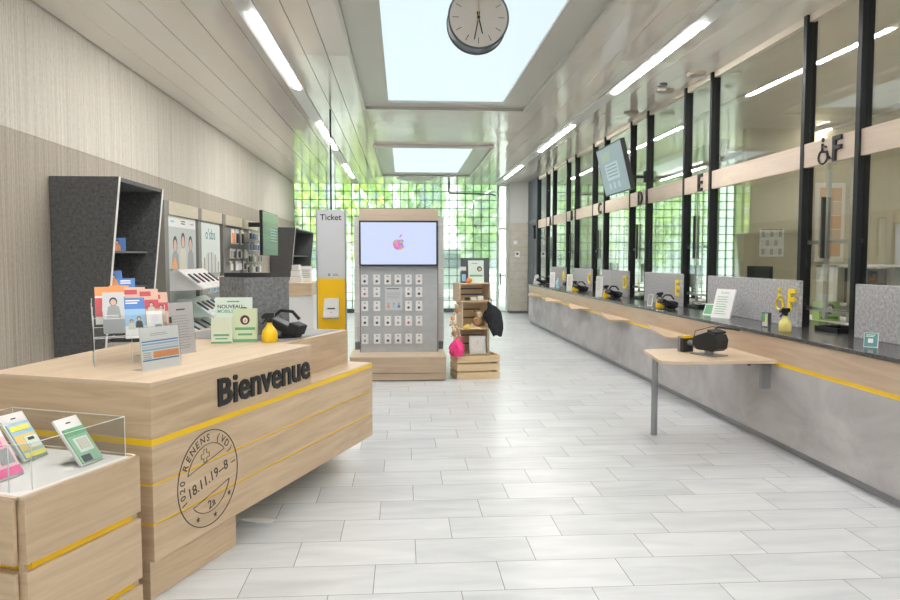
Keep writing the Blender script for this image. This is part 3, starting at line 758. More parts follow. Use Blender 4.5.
# clock
t = thing('clock', 'large round double sided station clock with grey face hanging from the ceiling', 'clock', (.53, 5.0, 3.169))
RR = .213; RIM = col('clock_rim', (.10, .12, .14), .3, .6)
def ycyl(b, r0, y0, y1, m, n=48, r1=None):
    b.cyl((0, y0, 0), (0, y1, 0), r0, m, n, r1)
b = MB(); ycyl(b, RR-.006, .012, .165, RIM); 
prof = [(RR-.012, 0.), (RR, 0.), (RR, .02), (RR-.008, .03)]
for yy in (0, .148):
    b.tube([((RR-.006)*cos(a), yy+.013, (RR-.006)*sin(a)) for a in [i*2*pi/48 for i in range(48)]], .008, RIM, 8, closed=True)
b.build('case', t, smooth=True)
b = MB(); ycyl(b, RR-.012, .008, .014, col('clock_face', (.50, .48, .45), .5)); b.build('dial', t)
b = MB()
for k in range(12):
    a = k*pi/6; L_ = .05 if k % 3 else .05; old = b.T; b.T = R(a, 'Y'); b.box(-.0018, .0018, .0065, .0078, RR-.075, RR-.032, BLACK); b.T = old
b.build('hour_marks', t)
def hand(name, ang, L_, w0, m, y):
    b = MB(); b.T = R(ang, 'Y'); b.add([(-w0, y, -.04), (w0, y, -.04), (w0*.6, y, L_), (-w0*.6, y, L_), (-w0, y-.002, -.04), (w0, y-.002, -.04), (w0*.6, y-.002, L_), (-w0*.6, y-.002, L_)], [(0, 1, 2, 3), (7, 6, 5, 4), (0, 4, 5, 1), (1, 5, 6, 2), (2, 6, 7, 3), (3, 7, 4, 0)], m); b.build(name, t)
hand('hour_hand', radians(166), .115, .0055, BLACK, .005); hand('minute_hand', radians(191), .155, .004, BLACK, .003)
hand('second_hand', radians(1), .17, .002, col('brass', (.55, .42, .15), .35, .7), .001)
b = MB(); ycyl(b, .011, -.003, .007, BLACK, 16); b.build('hub', t)
b = MB(); b.cyl((0, .09, RR-.01), (0, .09, CZ-3.169), .012, RIM, 12); b.lathe([(.001, 0)]*2, RIM) if False else None
b.cyl((0, .09, CZ-3.169-.02), (0, .09, CZ-3.169), .05, RIM, 20); b.build('hanging_rod', t, smooth=True)

# ------------------------------------------------------------------ reception desk
DA = atan2(.9323, .3616)
desk = thing('reception_desk', 'large oak reception desk with black Bienvenue lettering, yellow lines and postmark print', 'desk', (-1.086, 3.106, 0), DA)
# local: x along the front, y inwards (to the left wall)
LEN = 2.36
b = MB()
for z0, z1 in ((.173, .335), (.345, .51), (.52, .688)): b.box(0, LEN, 0, .85, z0, z1, OAKX)
b.build('front_panel', desk, bevel=.0015)
b = MB()
for z in (.335, .51): b.box(.004, LEN-.004, .005, .84, z, z+.010, YEL)
b.build('yellow_groove', desk)
b = MB(); b.box(0, LEN, 0, .85, .688, .715, YEL); b.build('yellow_strip', desk)
b = MB(); b.box(1.42, LEN, .002, .9, .715, .722, OAKL); b.build('ledge', desk)
b = MB(); b.prism([(0, 0), (1.42, 0), (1.42, 1.15), (.82, 1.08), (.07, .93), (0, .93)], .715, .945, OAKX); b.build('raised_block', desk, bevel=.0015)
TOPM = wood('oak_desktop', (.60, .46, .32), (.76, .62, .46), 'x')
b = MB(); b.prism([(-.002, -.002), (1.422, -.002), (1.422, 1.15), (.82, 1.085), (.07, .935), (-.002, .935)], .945, .965, TOPM); b.build('desk_top', desk, bevel=.0015)
b = MB(); b.box(1.422, 2.32, .18, 1.25, .722, .965, OAKX); b.build('raised_end_block', desk, bevel=.0015)
b = MB(); b.box(1.50, 2.29, .23, 1.15, .965, .968, noisy('desk_pad', [(.3, (.28, .29, .29)), (.7, (.38, .39, .39))], nscale=30, rough=.7)); b.build('desk_pad', desk)
b = MB(); b.box(.0, .64, .025, .80, 0, .173, OAKX); b.build('plinth', desk, bevel=.0015)
b = MB(); b.box(.64, 2.1, .30, .80, 0, .173, col('plinth_grey', (.38, .39, .39), .4)); b.build('recessed_plinth', desk)
b = MB()
FR = R(pi/2, 'X')      # text facing local -y
b.text('B', .188, BLACK, T(.47, 0, .772) @ FR, depth=.009, bold=.03, align='l'); k0 = len(b.v)
b.text('ienvenue', .212, BLACK, T(.578, 0, .768) @ FR, depth=.009, bold=.021, align='l', sx=.88)
for v in b.v[k0:]:
    if v.z > .905: v.z = .905
xs_ = [v.x for v in b.v]; f_ = .925/(max(xs_)-min(xs_))
xm_ = (min(xs_)+max(xs_))/2
for v in b.v: v.x = .930+(v.x-xm_)*f_
b.build('lettering', desk)
INK = col('postmark_ink', (.035, .035, .04), .5)
b = MB(); cx, cz, r_ = .390, .435, .232
def ring(pts, w, closed=True):
    b.tube([(x, -.0006, z) for x, z in pts], w, INK, 4, closed=closed)
ring([(cx+r_*cos(a), cz+r_*sin(a)) for a in [i*2*pi/64 for i in range(64)]], .0028)
ri = .168
a0 = 30
for s_ in (1, -1):
    pts = [(cx+ri*cos(radians(s_*a+12.5)), cz+ri*sin(radians(s_*a+12.5))) for a in range(a0, 181-a0, 4)]
    ring(pts, .0022)
def arc_text(s, a_start, rad, size, step):
    for k, ch in enumerate(s):
        a = radians(a_start-k*step)
        if ch != ' ': b.text(ch, size, INK, T(cx+rad*cos(a), -.0004, cz+rad*sin(a)) @ R(pi/2-a, 'Y') @ FR, depth=.001, bold=.008)
arc_text('1020', 202, .182, .050, 10)
arc_text('RENENS (VD)', 151, .182, .050, 12)
arc_text('1', 8, .182, .050, 10)
RS = R(radians(-12.5), 'Y')
b.text('18.11.19--8', .070, INK, T(cx+.005, -.0004, cz-.025) @ RS @ FR, depth=.001, bold=.006)
b.text('2a', .062, INK, T(cx+.02, -.0004, cz-.150) @ RS @ FR, depth=.001, bold=.004)
for a in (-117, -78, -38):
    a = radians(a); x, z = cx+.20*cos(a), cz+.20*sin(a)
    P_ = []
    for k in range(10):
        rr = .017 if k % 2 == 0 else .0075; P_.append((x+rr*cos(pi/2+k*pi/5), -.001, z+rr*sin(pi/2+k*pi/5)))
    for k in range(10): b.add([(x, -.001, z), P_[k], P_[(k+1) % 10]], [(0, 1, 2)], INK)
u, w_ = .011, .031; x, z = cx-.028, cz+.116
ring([(x-u, z+w_), (x+u, z+w_), (x+u, z+u), (x+w_, z+u), (x+w_, z-u), (x+u, z-u), (x+u, z-w_), (x-u, z-w_), (x-u, z-u), (x-w_, z-u), (x-w_, z+u), (x-u, z+u)], .0018)
b.build('postmark', desk)
t = thing('cable', 'loose white cables on the floor under the reception desk', 'cable', (-.80, 3.95, 0))
b = MB()
for k in range(4): b.tube([(-.12, .02*k, .05-.008*k), (-.02, .02*k-.02, .035), (.05+.01*k, .03+.015*k, .012), (.04, .10+.01*k, .006), (-.06, .14+.01*k, .006)], .003, OFFW, 6)
b.build('cable_loop', t, smooth=True)

# low display box in front
box = thing('display_counter', 'low oak display box with white tray and clear guard in the near left corner', 'display box', (-1.086, 3.106, 0), DA)
b = MB()
x0, x1, y0, y1 = -.665, -.10, -.022, .72
for z0, z1 in ((-.0, .125), (.155, .41), (.44, .672)):
    b.box(x0+.012, x1, y0, y1, z0, z1, OAKX)
b.build('front_board', box, bevel=.002)
b = MB()
for z0, z1 in ((0, .125), (.155, .41), (.44, .672)): b.box(x0-.012, x0+.004, y0+.03, y1, z0, z1, OAKY)
b.build('end_board', box, bevel=.002)
b = MB(); b.box(x0+.05, x1-.03, y0+.020, y1-.04, 0.01, .66, YEL); b.box(x0+.03, x0+.05, y0+.025, y1-.04, 0, .66, YEL); b.build('yellow_inlay', box)
MB().box(x1-.03, x1-.004, y0+.018, y1-.01, 0, .66, OAKZ).build('corner_post', box); MB().box(x0+.014, x0+.03, y0+.018, y0+.04, 0, .66, OAKZ).build('corner_post', box)
b = MB(); b.box(x0, x1, y0, y0+.016, .672, .682, OAKL); b.box(x0, x1, y1-.016, y1, .672, .682, OAKL); b.box(x0-.01, x0+.008, y0+.02, y1, .672, .682, OAKL); b.box(x1-.016, x1, y0, y1, .672, .682, OAKL); b.build('rim', box)
b = MB(); b.box(x0+.008, x1-.016, y0+.016, y1-.016, .668, .674, WHITE); b.build('tray', box)
b = MB(); z0, z1 = .674, .842
A = [(-.118, .035), (-.118, .64), (-.62, .64), (-.62, .085), (-.57, .035)]
for (xa, ya), (xb, yb) in zip(A, A[1:]+A[:1]):
    d_ = Vector((xb-xa, yb-ya)).normalized(); nx, ny = -d_.y*.003, d_.x*.003
    b.hexa([(xa, ya, z0), (xb, yb, z0), (xb+nx, yb+ny, z0), (xa+nx, ya+ny, z0)], [(xa, ya, z1), (xb, yb, z1), (xb+nx, yb+ny, z1), (xa+nx, ya+ny, z1)], ACRYL)
b.build('acrylic_guard', box)
b = MB(); b.tube([(x, y, z1) for x, y in A], .0018, ACRYLE, 6, closed=True)
for x, y in A: b.cyl((x, y, z0), (x, y, z1), .0018, ACRYLE, 6)
b.build('guard_edge', box)

def sim_pack(x, y, ang, tilt, lab, colr, kind):
    Mw = T(-1.086, 3.106, 0) @ R(DA) @ T(x, y, .676)
    loc = Mw.translation
    t = thing('accessory_pack', lab, 'package', loc, DA+ang, 'hanging packs in the display box')
    W_, H_ = .082, .165; t.scale = (1.5, 1.35, 1.3)
    M = R(-tilt, 'X')
    b = MB(); b.T = M; b.prism([(-W_/2, 0), (W_/2, 0), (W_/2, H_-.001), (W_/2-.001, H_), (-W_/2+.001, H_), (-W_/2, H_-.001)], -.002, .006, WHITE)
    for j, v in enumerate(b.v):
        q = M.inverted() @ v; b.v[j] = M @ Vector((q.x, -q.z, q.y))
    b.build('backing_card', t)
    b = MB(); b.T = M
    if kind == 0:
        b.box(-.036, .036, -.0105, -.006, .004, .128, PR['sky']); b.box(-.034, .03, -.012, -.0105, .10, .118, PR['yellow']); b.box(-.036, .034, -.012, -.0105, .006, .022, PR['yellow']); b.box(-.036, .03, -.012, -.0105, .03, .086, col('pale_amber', (.85, .65, .25), .5)); b.box(-.01, .032, -.014, -.012, .035, .075, PR['pgreen']); b.box(.0, .02, -.015, -.014, .06, .07, PR['dark'])
    elif kind == 1:
        b.box(-.036, .036, -.0105, -.006, .004, .125, col('pack_green', (.30, .52, .36), .5)); b.box(-.036, .036, -.012, -.0105, .1, .125, PR['green']); b.box(-.024, .026, -.012, -.0105, .04, .09, PR['pgreen']); b.box(-.015, .02, -.014, -.012, .05, .085, PR['beige']); b.box(-.03, .0, -.013, -.0105, .008, .03, PR['dark'])
    else:
        b.box(-.036, .036, -.0105, -.006, .004, .125, col('pack_pink', (.88, .55, .60), .5)); b.box(-.03, .02, -.012, -.0105, .095, .118, PR['pink']); b.box(-.01, .03, -.012, -.0105, .04, .088, PR['grey']); b.box(-.036, .036, -.012, -.0105, .006, .03, PR['pink'])
    b.build('blister', t)
    b = MB(); b.T = M; b.box(-.008, .008, -.0066, -.006, .144, .148, BLACK); b.build('hang_hole', t)
    b = MB(); b.quad([(-.03, .006, .02), (.03, .006, .02), (.03, H_*.55, 0), (-.03, H_*.55, 0)], WHITE); b.build('back_strut', t)
    return t
sim_pack(-.26, .36, radians(4), radians(35), 'pale amber, blue and yellow pack leaning in the display box, middle of three', None, 0)
sim_pack(-.245, .085, radians(4), radians(36), 'green pack leaning in the display box, nearest the reception desk', None, 1)
sim_pack(-.50, .22, radians(4), radians(33), 'pink pack leaning in the display box, cut by the left photo edge', None, 2)

# ------------------------------------------------------------------ things on the reception desk
DT = .965
def leaflets():
    # clear tiered holder; local frame facing camera side (-y), tiers rise to the back
    base_ = Vector((-1.508, 3.586, DT)); rz = radians(25)
    t = thing('leaflet_holder', 'clear acrylic tiered leaflet holder on the left of the reception desk', 'leaflet holder', base_, rz)
    b = MB(); W_ = .33
    for k in range(3):
        y = .02+k*.09; z = .15+k*.04
        b.box(-.01, W_, y, y+.003, z-.005, z+.10, ACRYL); b.box(-.01, W_, y, y+.06, z-.005, z-.002, ACRYL)
    b.box(-.012, -.009, -.0, .26, 0, .20, ACRYL); b.box(W_, W_+.003, 0, .26, 0, .20, ACRYL)
    b.build('tiers', t)
    b = MB(); b.tube([(-.01, 0, 0), (-.01, 0, .14), (.16, 0, .14), (.16, 0, 0)], .002, ACRYLE, 6)
    for k in range(3):
        y = .02+k*.09; z = .15+k*.04; b.tube([(-.01, y, z+.10), (-.01, y, z-.005), (W_, y, z-.005), (W_, y, z+.10)], .0018, ACRYLE, 6)
    b.tube([(-.01, .0, .12), (-.01, .26, .30)], .0018, ACRYLE, 6)
    b.build('holder_edge', t)
    return base_, rz
LB, LR = leaflets()
def leaflet(x, y, z, w, h, tilt, yaw, lab, draw):
    M = T(*LB) @ R(LR); p = M @ Vector((x, y, z))
    return card('leaflet', 'leaflet', w, h, .004, p, LR+yaw, tilt, lab, draw, 'leaflets in the clear holder')
def d_man(b, w, h):
    rect(b, -w/2, w/2, 0, h, col('ink_pale_grey', (.62, .64, .66), .55)); figure(b, 0, h*.74, w*.62, PR['grey']); rect(b, -w/2, w/2, 0, h*.34, PR['grey'], -.0022); lines(b, -w*.4, w*.4, h*.34, h*.46, 3, PR['white'], -.0026, .3)
def d_blue(b, w, h):
    rect(b, -w/2, w/2, h*.5, h, PR['blue']); rect(b, -w/2, w/2, h*.3, h*.72, PR['sky'], -.0009); lines(b, -w*.4, w*.3, h*.84, h*.96, 2, PR['white'], -.0012, .5)
    figure(b, w*.18, h*.46, w*.34, PR['dark'], -.0015); figure(b, -w*.18, h*.40, w*.30, PR['beige'], -.0018); rect(b, -w/2, w*.5, 0, h*.22, PR['white'], -.0012)
def d_red(b, w, h):
    rect(b, -w/2, w/2, 0, h, PR['skin']); rect(b, -w/2, w*.1, h*.80, h*.93, PR['red'], -.0009); rect(b, -w*.3, w/2, h*.45, h*.7, PR['red'], -.0009); figure(b, w*.1, h*.55, w*.4, PR['beige'], -.0012)
def d_white(b, w, h):
    b.quad([(.26*w*cos(a*pi/8), -.001, h*.6+.26*w*sin(a*pi/8)) for a in range(16)], PR['lilac']); rect(b, 0, w*.45, h*.08, h*.28, PR['grey'])
def d_pinkred(b, w, h):
    rect(b, -w/2, w/2, h*.75, h, PR['orange']); rect(b, -w/2, w/2, h*.2, h*.7, PR['red']); figure(b, 0, h*.6, w*.4, PR['skin'])
TL = radians(20)
leaflet(.085, .03, .16, .10, .215, TL, 0, 'grey leaflet showing a person in a dark jacket, front row of the clear holder', d_man)
leaflet(.185, .03, .13, .10, .215, TL, .05, 'blue leaflet with sky and two people, front row of the clear holder', d_blue)
leaflet(.275, .03, .17, .075, .10, TL, .05, 'short white card with a pale round print at the right of the clear holder', d_white)
leaflet(.055, .12, .20, .10, .20, TL, 0, 'red and cream leaflet at the left behind the grey leaflet', d_pinkred)
leaflet(.12, .132, .205, .095, .20, TL, 0, 'orange topped leaflet behind the grey leaflet in the holder', d_pinkred)
leaflet(.195, .125, .195, .10, .20, TL, 0, 'dark red leaflet behind the blue leaflet in the holder', d_red)
leaflet(.262, .118, .185, .09, .20, TL, 0, 'red leaflet with a face, second from the right in the back row', d_red)
leaflet(.31, .130, .175, .09, .19, TL, 0, 'rosy leaflet at the right end of the back row', d_red)
leaflet(.165, .215, .24, .08, .20, TL, 0, 'blue topped leaflet standing highest at the back of the clear holder', d_blue)

def d_table(b, w, h):
    rect(b, -w/2, w/2, 0, h, PR['white'], -.0003)
    lines(b, -w*.25, w*.25, h*.80, h*.88, 2, PR['grey'], frac=.25)
    rect(b, -w*.47, w*.47, h*.66, h*.69, PR['blue'])
    for i in range(3): rect(b, -w*.47, w*.47, h*(.46+i*.065), h*(.50+i*.065), (PR['sky'], PR['lilac'], PR['sky'])[i])
    rect(b, -w*.2, w*.47, h*.28, h*.43, PR['orange']); rect(b, -w*.47, w*.47, h*.22, h*.25, PR['blue'])
    for i in range(4): rect(b, -w*.45+.0*i, -w*.25, h*(.27+i*.045), h*(.285+i*.045), PR['grey'], -.001)
def d_letter(b, w, h):
    rect(b, -w/2, w/2, 0, h, col('ink_rose_white', (.80, .74, .76), .55), -.0003)
    lines(b, -w*.1, w*.3, h*.84, h*.9, 1, PR['dark'], frac=.4); lines(b, -w*.35, w*.4, h*.1, h*.78, 13, PR['grey'], frac=.18)
    rect(b, -w*.36, -w*.26, h*.62, h*.74, PR['dark'])
def d_form(b, w, h):
    lines(b, -w*.4, w*.4, h*.1, h*.9, 10, PR['grey'], frac=.2)
def sign(w, h, loc, rz, tilt, lab, draw):
    t = card('sign_holder', 'sign', w, h, .004, loc, rz, tilt, lab, draw, 'acrylic sheet holders on the reception desk')
    b = MB(); b.T = R(-tilt, 'X'); b.box(-w/2-.004, w/2+.004, -.004, -.002, 0, h+.004, ACRYL); b.build('acrylic_cover', t)
    b = MB(); b.quad([(-w/2, .006, .004), (w/2, .006, .004), (w/2, .08, .002), (-w/2, .08, .002)], ACRYL); b.build('foot', t)
sign(.24, .205, (-1.172, 3.519, DT), radians(62), radians(4), 'acrylic stand with a price table, blue line and orange band, front of the desk', d_table)
sign(.235, .29, (-1.235, 4.03, DT), radians(67), radians(3), 'taller acrylic stand with a pale rose typed sheet behind the orange table', d_letter)
sign(.22, .285, (-1.36, 4.04, DT), radians(63), radians(5), 'white form in an acrylic stand, partly hidden behind the rose sheet', d_form)
def d_nouv(b, w, h):
    rect(b, -w/2, w/2, 0, h, PR['pgreen'], -.0003)
    b.text('wingo', h*.10, PR['grey'], T(0, -.0006, h*.86) @ FR, depth=.0005) if False else lines(b, -w*.18, w*.18, h*.87, h*.93, 1, PR['green'], frac=.5)
    b.text('NOUVEAU', h*.125, PR['dark'], T(-w*.43, -.0006, h*.73) @ FR, depth=.0005, align='l', bold=.02)
    b.text('MOBILE', h*.115, PR['green'], T(-w*.43, -.0006, h*.62) @ FR, depth=.0005, align='l', bold=.015)
    promo_face(b, w*.28, h*.62, w*.15, -.001); rect(b, -w/2, w/2, 0, h*.10, PR['lgreen'])
card('promo_board', 'advertising board', .245, .275, .006, (-1.14, 4.84, DT), radians(3), radians(8), 'pale green upright board reading NOUVEAU MOBILE on the reception desk', d_nouv, foot=True)
def d_green(b, w, h):
    rect(b, -w/2, w/2, 0, h, col('ink_pale_green', (.66, .76, .52), .55), -.0003)
    promo_face(b, 0, h*.66, w*.2, -.001); rect(b, -w*.42, w*.42, h*.36, h*.44, PR['green']); rect(b, -w*.3, w*.3, h*.20, h*.26, PR['green']); rect(b, -w/2, w/2, 0, h*.09, PR['green'])
def d_pouch(b, w, h):
    rect(b, -w*.38, w*.38, h*.28, h*.36, PR['green']); rect(b, -w*.3, w*.3, h*.16, h*.21, PR['green']); rect(b, -w/2, w/2, 0, h*.07, PR['green'])
card('leaflet_box', 'leaflet box', .148, .215, .05, (-1.01, 4.60, DT), radians(5), radians(3), 'green leaflet box with a portrait beside the yellow spray bottle', d_green, m=col('pale_green_card', (.70, .78, .62), .5))
t = card('paper_pouch', 'pouch', .125, .165, .04, (-1.142, 4.53, DT), radians(5), radians(6), 'small pale pouch left of the green portrait box', d_pouch, m=col('cream_green_card', (.72, .77, .62), .5))
spray((-.855, 4.60, DT), 'bright yellow spray bottle with black head on the reception desk', YEL, None, 1.0)
tt = terminal((-.80, 4.84, DT+.003), radians(160), 'black card terminal behind the yellow spray bottle on the reception desk', None, s=1.25)
# felt screen and monitor on the desk
t = thing('felt_screen', 'grey felt desk screen standing on the reception desk behind the green boards', 'screen', (-1.09, 4.963, DT+.003))
b = MB(); b.hexa([(0, 0, 0), (.275, .18, 0), (.26, .205, 0), (-.0, .03, 0)], [(0, 0, .40), (.275, .18, .40), (.26, .205, .40), (-.0, .03, .40)], FELT_M); b.build('right_panel', t)
b = MB(); b.hexa([(-.22, .212, 0), (0, 0, 0), (0, .03, 0), (-.205, .235, 0)], [(-.22, .212, .40), (0, 0, .40), (0, .03, .40), (-.205, .235, .40)], FELT_M); b.build('left_panel', t)
t = thing('computer_monitor', 'black monitor whose top edge shows above the grey felt desk screen', 'monitor', (-1.16, 5.42, DT+.003), radians(4))
MB().box(-.1, .1, -.08, .08, 0, .015, BLACK).build('foot', t); MB().box(-.02, .02, .0, .03, 0, .3, BLACK).build('stem', t)
MB().box(-.17, .17, -.03, 0, .09, .425, BLACK).build('screen', t, bevel=.004)

# ------------------------------------------------------------------ left wall: felt booths
def booth(ya, yb, lab, bottom=.66):
    t = thing('felt_booth', lab, 'booth', (XL, ya, bottom), 0, 'dark felt wall booths')
    h = 2.19-bottom; dt, db = .571, .41
    th = .035
    for y, nm in ((0, 'near'), (yb-ya-th, 'far')):
        b = MB(); b.hexa([(0, y, 0), (db, y, 0), (db, y+th, 0), (0, y+th, 0)], [(0, y, h), (dt, y, h), (dt, y+th, h), (0, y+th, h)], FELT_D)
        b.build('side_panel', t)
        b = MB(); e = .004
        b.hexa([(db, y-.001, 0), (db+e, y-.001, 0), (db+e, y+th, 0), (db, y+th, 0)], [(dt, y-.001, h), (dt+e, y-.001, h), (dt+e, y+th, h), (dt, y+th, h)], OFFW); b.build('edge_strip', t)
    MB().box(0, dt-.012, th, yb-ya-th, h-.035, h-.0, FELT_D).build('top_panel', t)
    MB().box(0, .03, th, yb-ya-th, 0, h-.035, FELT_D).build('back_panel', t)
    for z in (.25, .56, .89): 
        if z > h-.3: continue
        MB().box(.03, .36+z*.06, th, yb-ya-th, z, z+.018, OFFW if z > 1.2 else DGREY).build('shelf', t)
    return t
booth(6.21, 7.33, 'tall dark grey felt wall booth behind the leaflet holder, nearest the camera')
booth(16.1, 19.4, 'distant dark grey felt wall booth beyond the wall television')
def d_blu2(b, w, h): rect(b, -w/2, w/2, 0, h, PR['blue']); figure(b, 0, h*.6, w*.4, PR['orange'])
card('postcard', 'card', .14, .12, .006, (-2.53, 6.50, .66+.91), radians(20), radians(20), 'blue card on the shelf inside the near felt booth, upper one', d_blu2, foot=True)
card('postcard', 'card', .15, .16, .006, (-2.56, 6.50, .66+.58), radians(38), radians(20), 'blue card on the lower shelf inside the near felt booth', d_blu2, foot=True)

# wall display units
UY = [(8.60, 9.96), (9.99, 11.25), (11.34, 12.64), (12.68, 13.96)]
POSTM = col('post_grey', (.22, .215, .20), .5)
for k, (y0, y1) in enumerate(UY):
    lab = ['first wall display unit, with the poster of three people', 'second wall display unit, with the striped circle poster', 'third wall display unit, hung with phone covers', 'fourth wall display unit, hung with chargers'][k]
    t = thing('wall_display', 'oak topped grey '+lab, 'display unit', (XL, y0, .45), 0, 'display units along the left wall')
    MB().box(0, .16, 0, .14 if k < 3 else .05, 0, 2.19-.45, POSTM).build('post', t)
    MB().box(.0, .17, .15, y1-y0, 2.03-.45, 2.19-.45, HEAD).build('header', t, bevel=.003)
    MB().box(0, .12, .15, y1-y0, 0, 2.03-.45, col('display_back', (.42, .44, .43), .5) if k < 2 else col('peg_back', (.30, .30, .28), .6)).build('back_panel', t)
def wall_poster(y0, y1, z0, z1, lab, draw):
    w_, h_ = y1-y0, z1-z0
    t = thing('poster', lab, 'poster', (XL+.13, (y0+y1)/2, z0), pi/2)
    b = MB(); b.box(-w_/2, w_/2, -.006, .01, 0, h_, WHITE); b.build('sheet', t)
    b = MB(); b.T = T(0, -.007, 0); draw(b, w_, h_); b.build('print', t)
def d_people(b, w, h):
    rect(b, -w/2, w/2, 0, h*.80, col('ink_soft_grey', (.55, .58, .57), .5), -.0003)
    for x, hh, c in ((-.28, .42, 'grey'), (0, .50, 'beige'), (.28, .45, 'grey')): figure(b, x*w, h*hh, w*.25, PR[c])
    b.quad([(-w*.42, -.002, 0), (-w*.2, -.002, 0), (-w*.3, -.002, h*.25)], PR['orange'])
    lines(b, -w*.06, w*.10, h*.86, h*.95, 2, PR['dark']); rect(b, -w*.42, -w*.3, h*.88, h*.92, PR['sky']); rect(b, w*.28, w*.42, h*.88, h*.90, PR['grey'])
def d_sbs(b, w, h):
    rect(b, -w/2, w/2, 0, h, col('ink_mint_white', (.72, .77, .75), .5), -.0003)
    b.text("o'sbs", h*.30, PR['teal'], T(0, -.0006, h*.68) @ FR, depth=.0005, bold=.01, sx=1.25)
    for i in range(10):
        x = -w*.42+i*w*.088; hh = math.sqrt(max(0, 1-((x+w*.02)/(w*.46))**2))*h*.42
        rect(b, x, x+w*.06, 0, hh, PR['grey'] if i % 2 else PR['beige'])
wall_poster(8.80, 9.94, 1.37, 2.02, 'poster with three people on the first wall display unit', d_people)
wall_poster(10.14, 11.22, 1.29, 2.01, 'poster lettered sbs with a striped half circle on the second wall display', d_sbs)
# white brackets / shelves and slanted trays of phones
def phone_tray(y0, y1, zt, xt, zb, xb, n, tone, lab, grp):
    t = thing('phone_tray', lab, 'tray', (XL+.12, y0, zb), 0, 'slanted phone trays')
    L_ = y1-y0; dx0, dx1 = xt-(XL+.12), xb-(XL+.12)
    b = MB(); b.hexa([(dx1, 0, 0), (dx1, L_, 0), (dx0, L_, zt-zb), (dx0, 0, zt-zb)], [(dx1+.012, 0, .016), (dx1+.012, L_, .016), (dx0+.012, L_, zt-zb+.016), (dx0+.012, 0, zt-zb+.016)], tone)
    b.f = [f[::-1] for f in b.f]; b.build('board', t)
    for yy in (.05, L_-.07): MB().hexa([(0, yy, -.02), (dx1, yy, 0), (dx1, yy+.02, 0), (0, yy+.02, -.02)], [(0, yy, zt-zb), (dx0, yy, zt-zb), (dx0, yy+.02, zt-zb), (0, yy+.02, zt-zb)], tone).build('bracket', t)
    th_ = atan2(zt-zb, dx1-dx0)
    for i in range(n):
        yc = y0+L_*(i+.5)/n
        p = Vector((xb+(xt-xb)*.5+.016, yc, (zt+zb)/2+.016))
        ph = thing('mobile_phone', 'mobile phone lying on the %s, %s from the near end' % (grp, ORD[i]), 'phone', p, 0, 'phones on the '+grp)
        M = R(th_, 'Y')
        b = MB(); b.T = M; b.prism([(-.08, -.036), (.08, -.036), (.085, -.03), (.085, .03), (.08, .036), (-.08, .036), (-.085, .03), (-.085, -.03)], .002, .012, BLACK); b.build('case', ph)
        b = MB(); b.T = M; b.box(-.075, .075, -.031, .031, .012, .0128, col('phone_glass%d' % (i % 3), ((.10, .14, .30), (.35, .12, .25), (.08, .10, .14))[i % 3], .1)); b.build('phone_screen', ph)
        b = MB(); b.T = M; b.box(.10, .17, -.04, .035, .002, .006, WHITE); b.build('price_card', ph)
MINT = col('mint_tray', (.62, .72, .67), .4)
phone_tray(8.77, 9.88, 1.35, -2.72, 1.12, -2.42, 5, WHITE, 'white slanted tray of phones under the poster of three people', 'upper tray')
phone_tray(9.1, 9.95, .985, -2.72, .76, -2.40, 4, MINT, 'pale green slanted tray of phones low on the first wall display', 'lower tray')
phone_tray(8.77, 9.6, .72, -2.72, .56, -2.45, 3, MINT, 'lowest pale green slanted tray on the first wall display', 'lowest tray')
for k, (y0, y1, z) in enumerate(((10.1, 11.2, 1.0), (10.1, 11.2, .72))):
    pass
# hung goods
def goods(y0, y1, z0, z1, ny, nz, grp, lab, cols, seed, sx=.05):
    rnd = random.Random(seed)
    for j in range(nz):
        for i in range(ny):
            y = y0+(y1-y0)*(i+.5)/ny; z = z1-(z1-z0)*(j+.5)/nz
            w_ = (y1-y0)/ny*.36; h_ = (z1-z0)/nz*.40
            t = thing('hanging_pack', ('%s, %s row, %s from the near side' if nz > 1 else '%s, %s row, %s from the near side') % (lab, ('upper', 'lower')[j], ORD[i]), 'package', (XL+.12, y, z), 0, grp)
            c = rnd.choice(cols); d_ = rnd.uniform(.06, .14)
            MB().box(d_, d_+.012, -w_, w_, -h_, h_*.95, WHITE if rnd.random() < .35 else PR['beige']).build('backing_card', t)
            MB().box(d_+.012, d_+.03, -w_*.75, w_*.75, -h_*.85, h_*.45, c).build('product', t, bevel=.004)
            MB().cyl((0, 0, h_*.8), (d_+.04, 0, h_*.8), .004, GREYM, 6).build('hook', t)
goods(11.52, 12.62, 1.70, 2.01, 4, 1, 'phone covers on the third wall display', 'phone cover pack on the third wall display', [PR['dark'], PR['orange'], PR['red'], PR['dark']], 3)
goods(11.52, 12.62, 1.28, 1.68, 5, 2, 'small packs on the third wall display', 'small hanging pack under the phone covers', [PR['beige'], PR['grey'], PR['white'], PR['dark']], 4)
goods(12.78, 13.92, 1.62, 2.01, 5, 2, 'blue and grey packs on the fourth wall display', 'accessory pack high on the fourth display', [PR['blue'], PR['grey'], PR['dark'], PR['white']], 5)
goods(12.78, 13.92, 1.22, 1.60, 5, 2, 'charger packs on the fourth wall display', 'charger pack low on the fourth display', [PR['dark'], PR['yellow'], PR['white'], PR['grey']], 6)
goods(10.15, 11.2, .98, 1.27, 5, 1, 'packs under the striped circle poster', 'white pack under the striped circle poster', [PR['white'], PR['sky'], PR['pink'], PR['dark']], 8)
goods(10.15, 11.2, .62, .95, 5, 1, 'packs low on the second wall display', 'pale pack low on the second wall display', [PR['lgreen'], PR['pink'], PR['white']], 9)

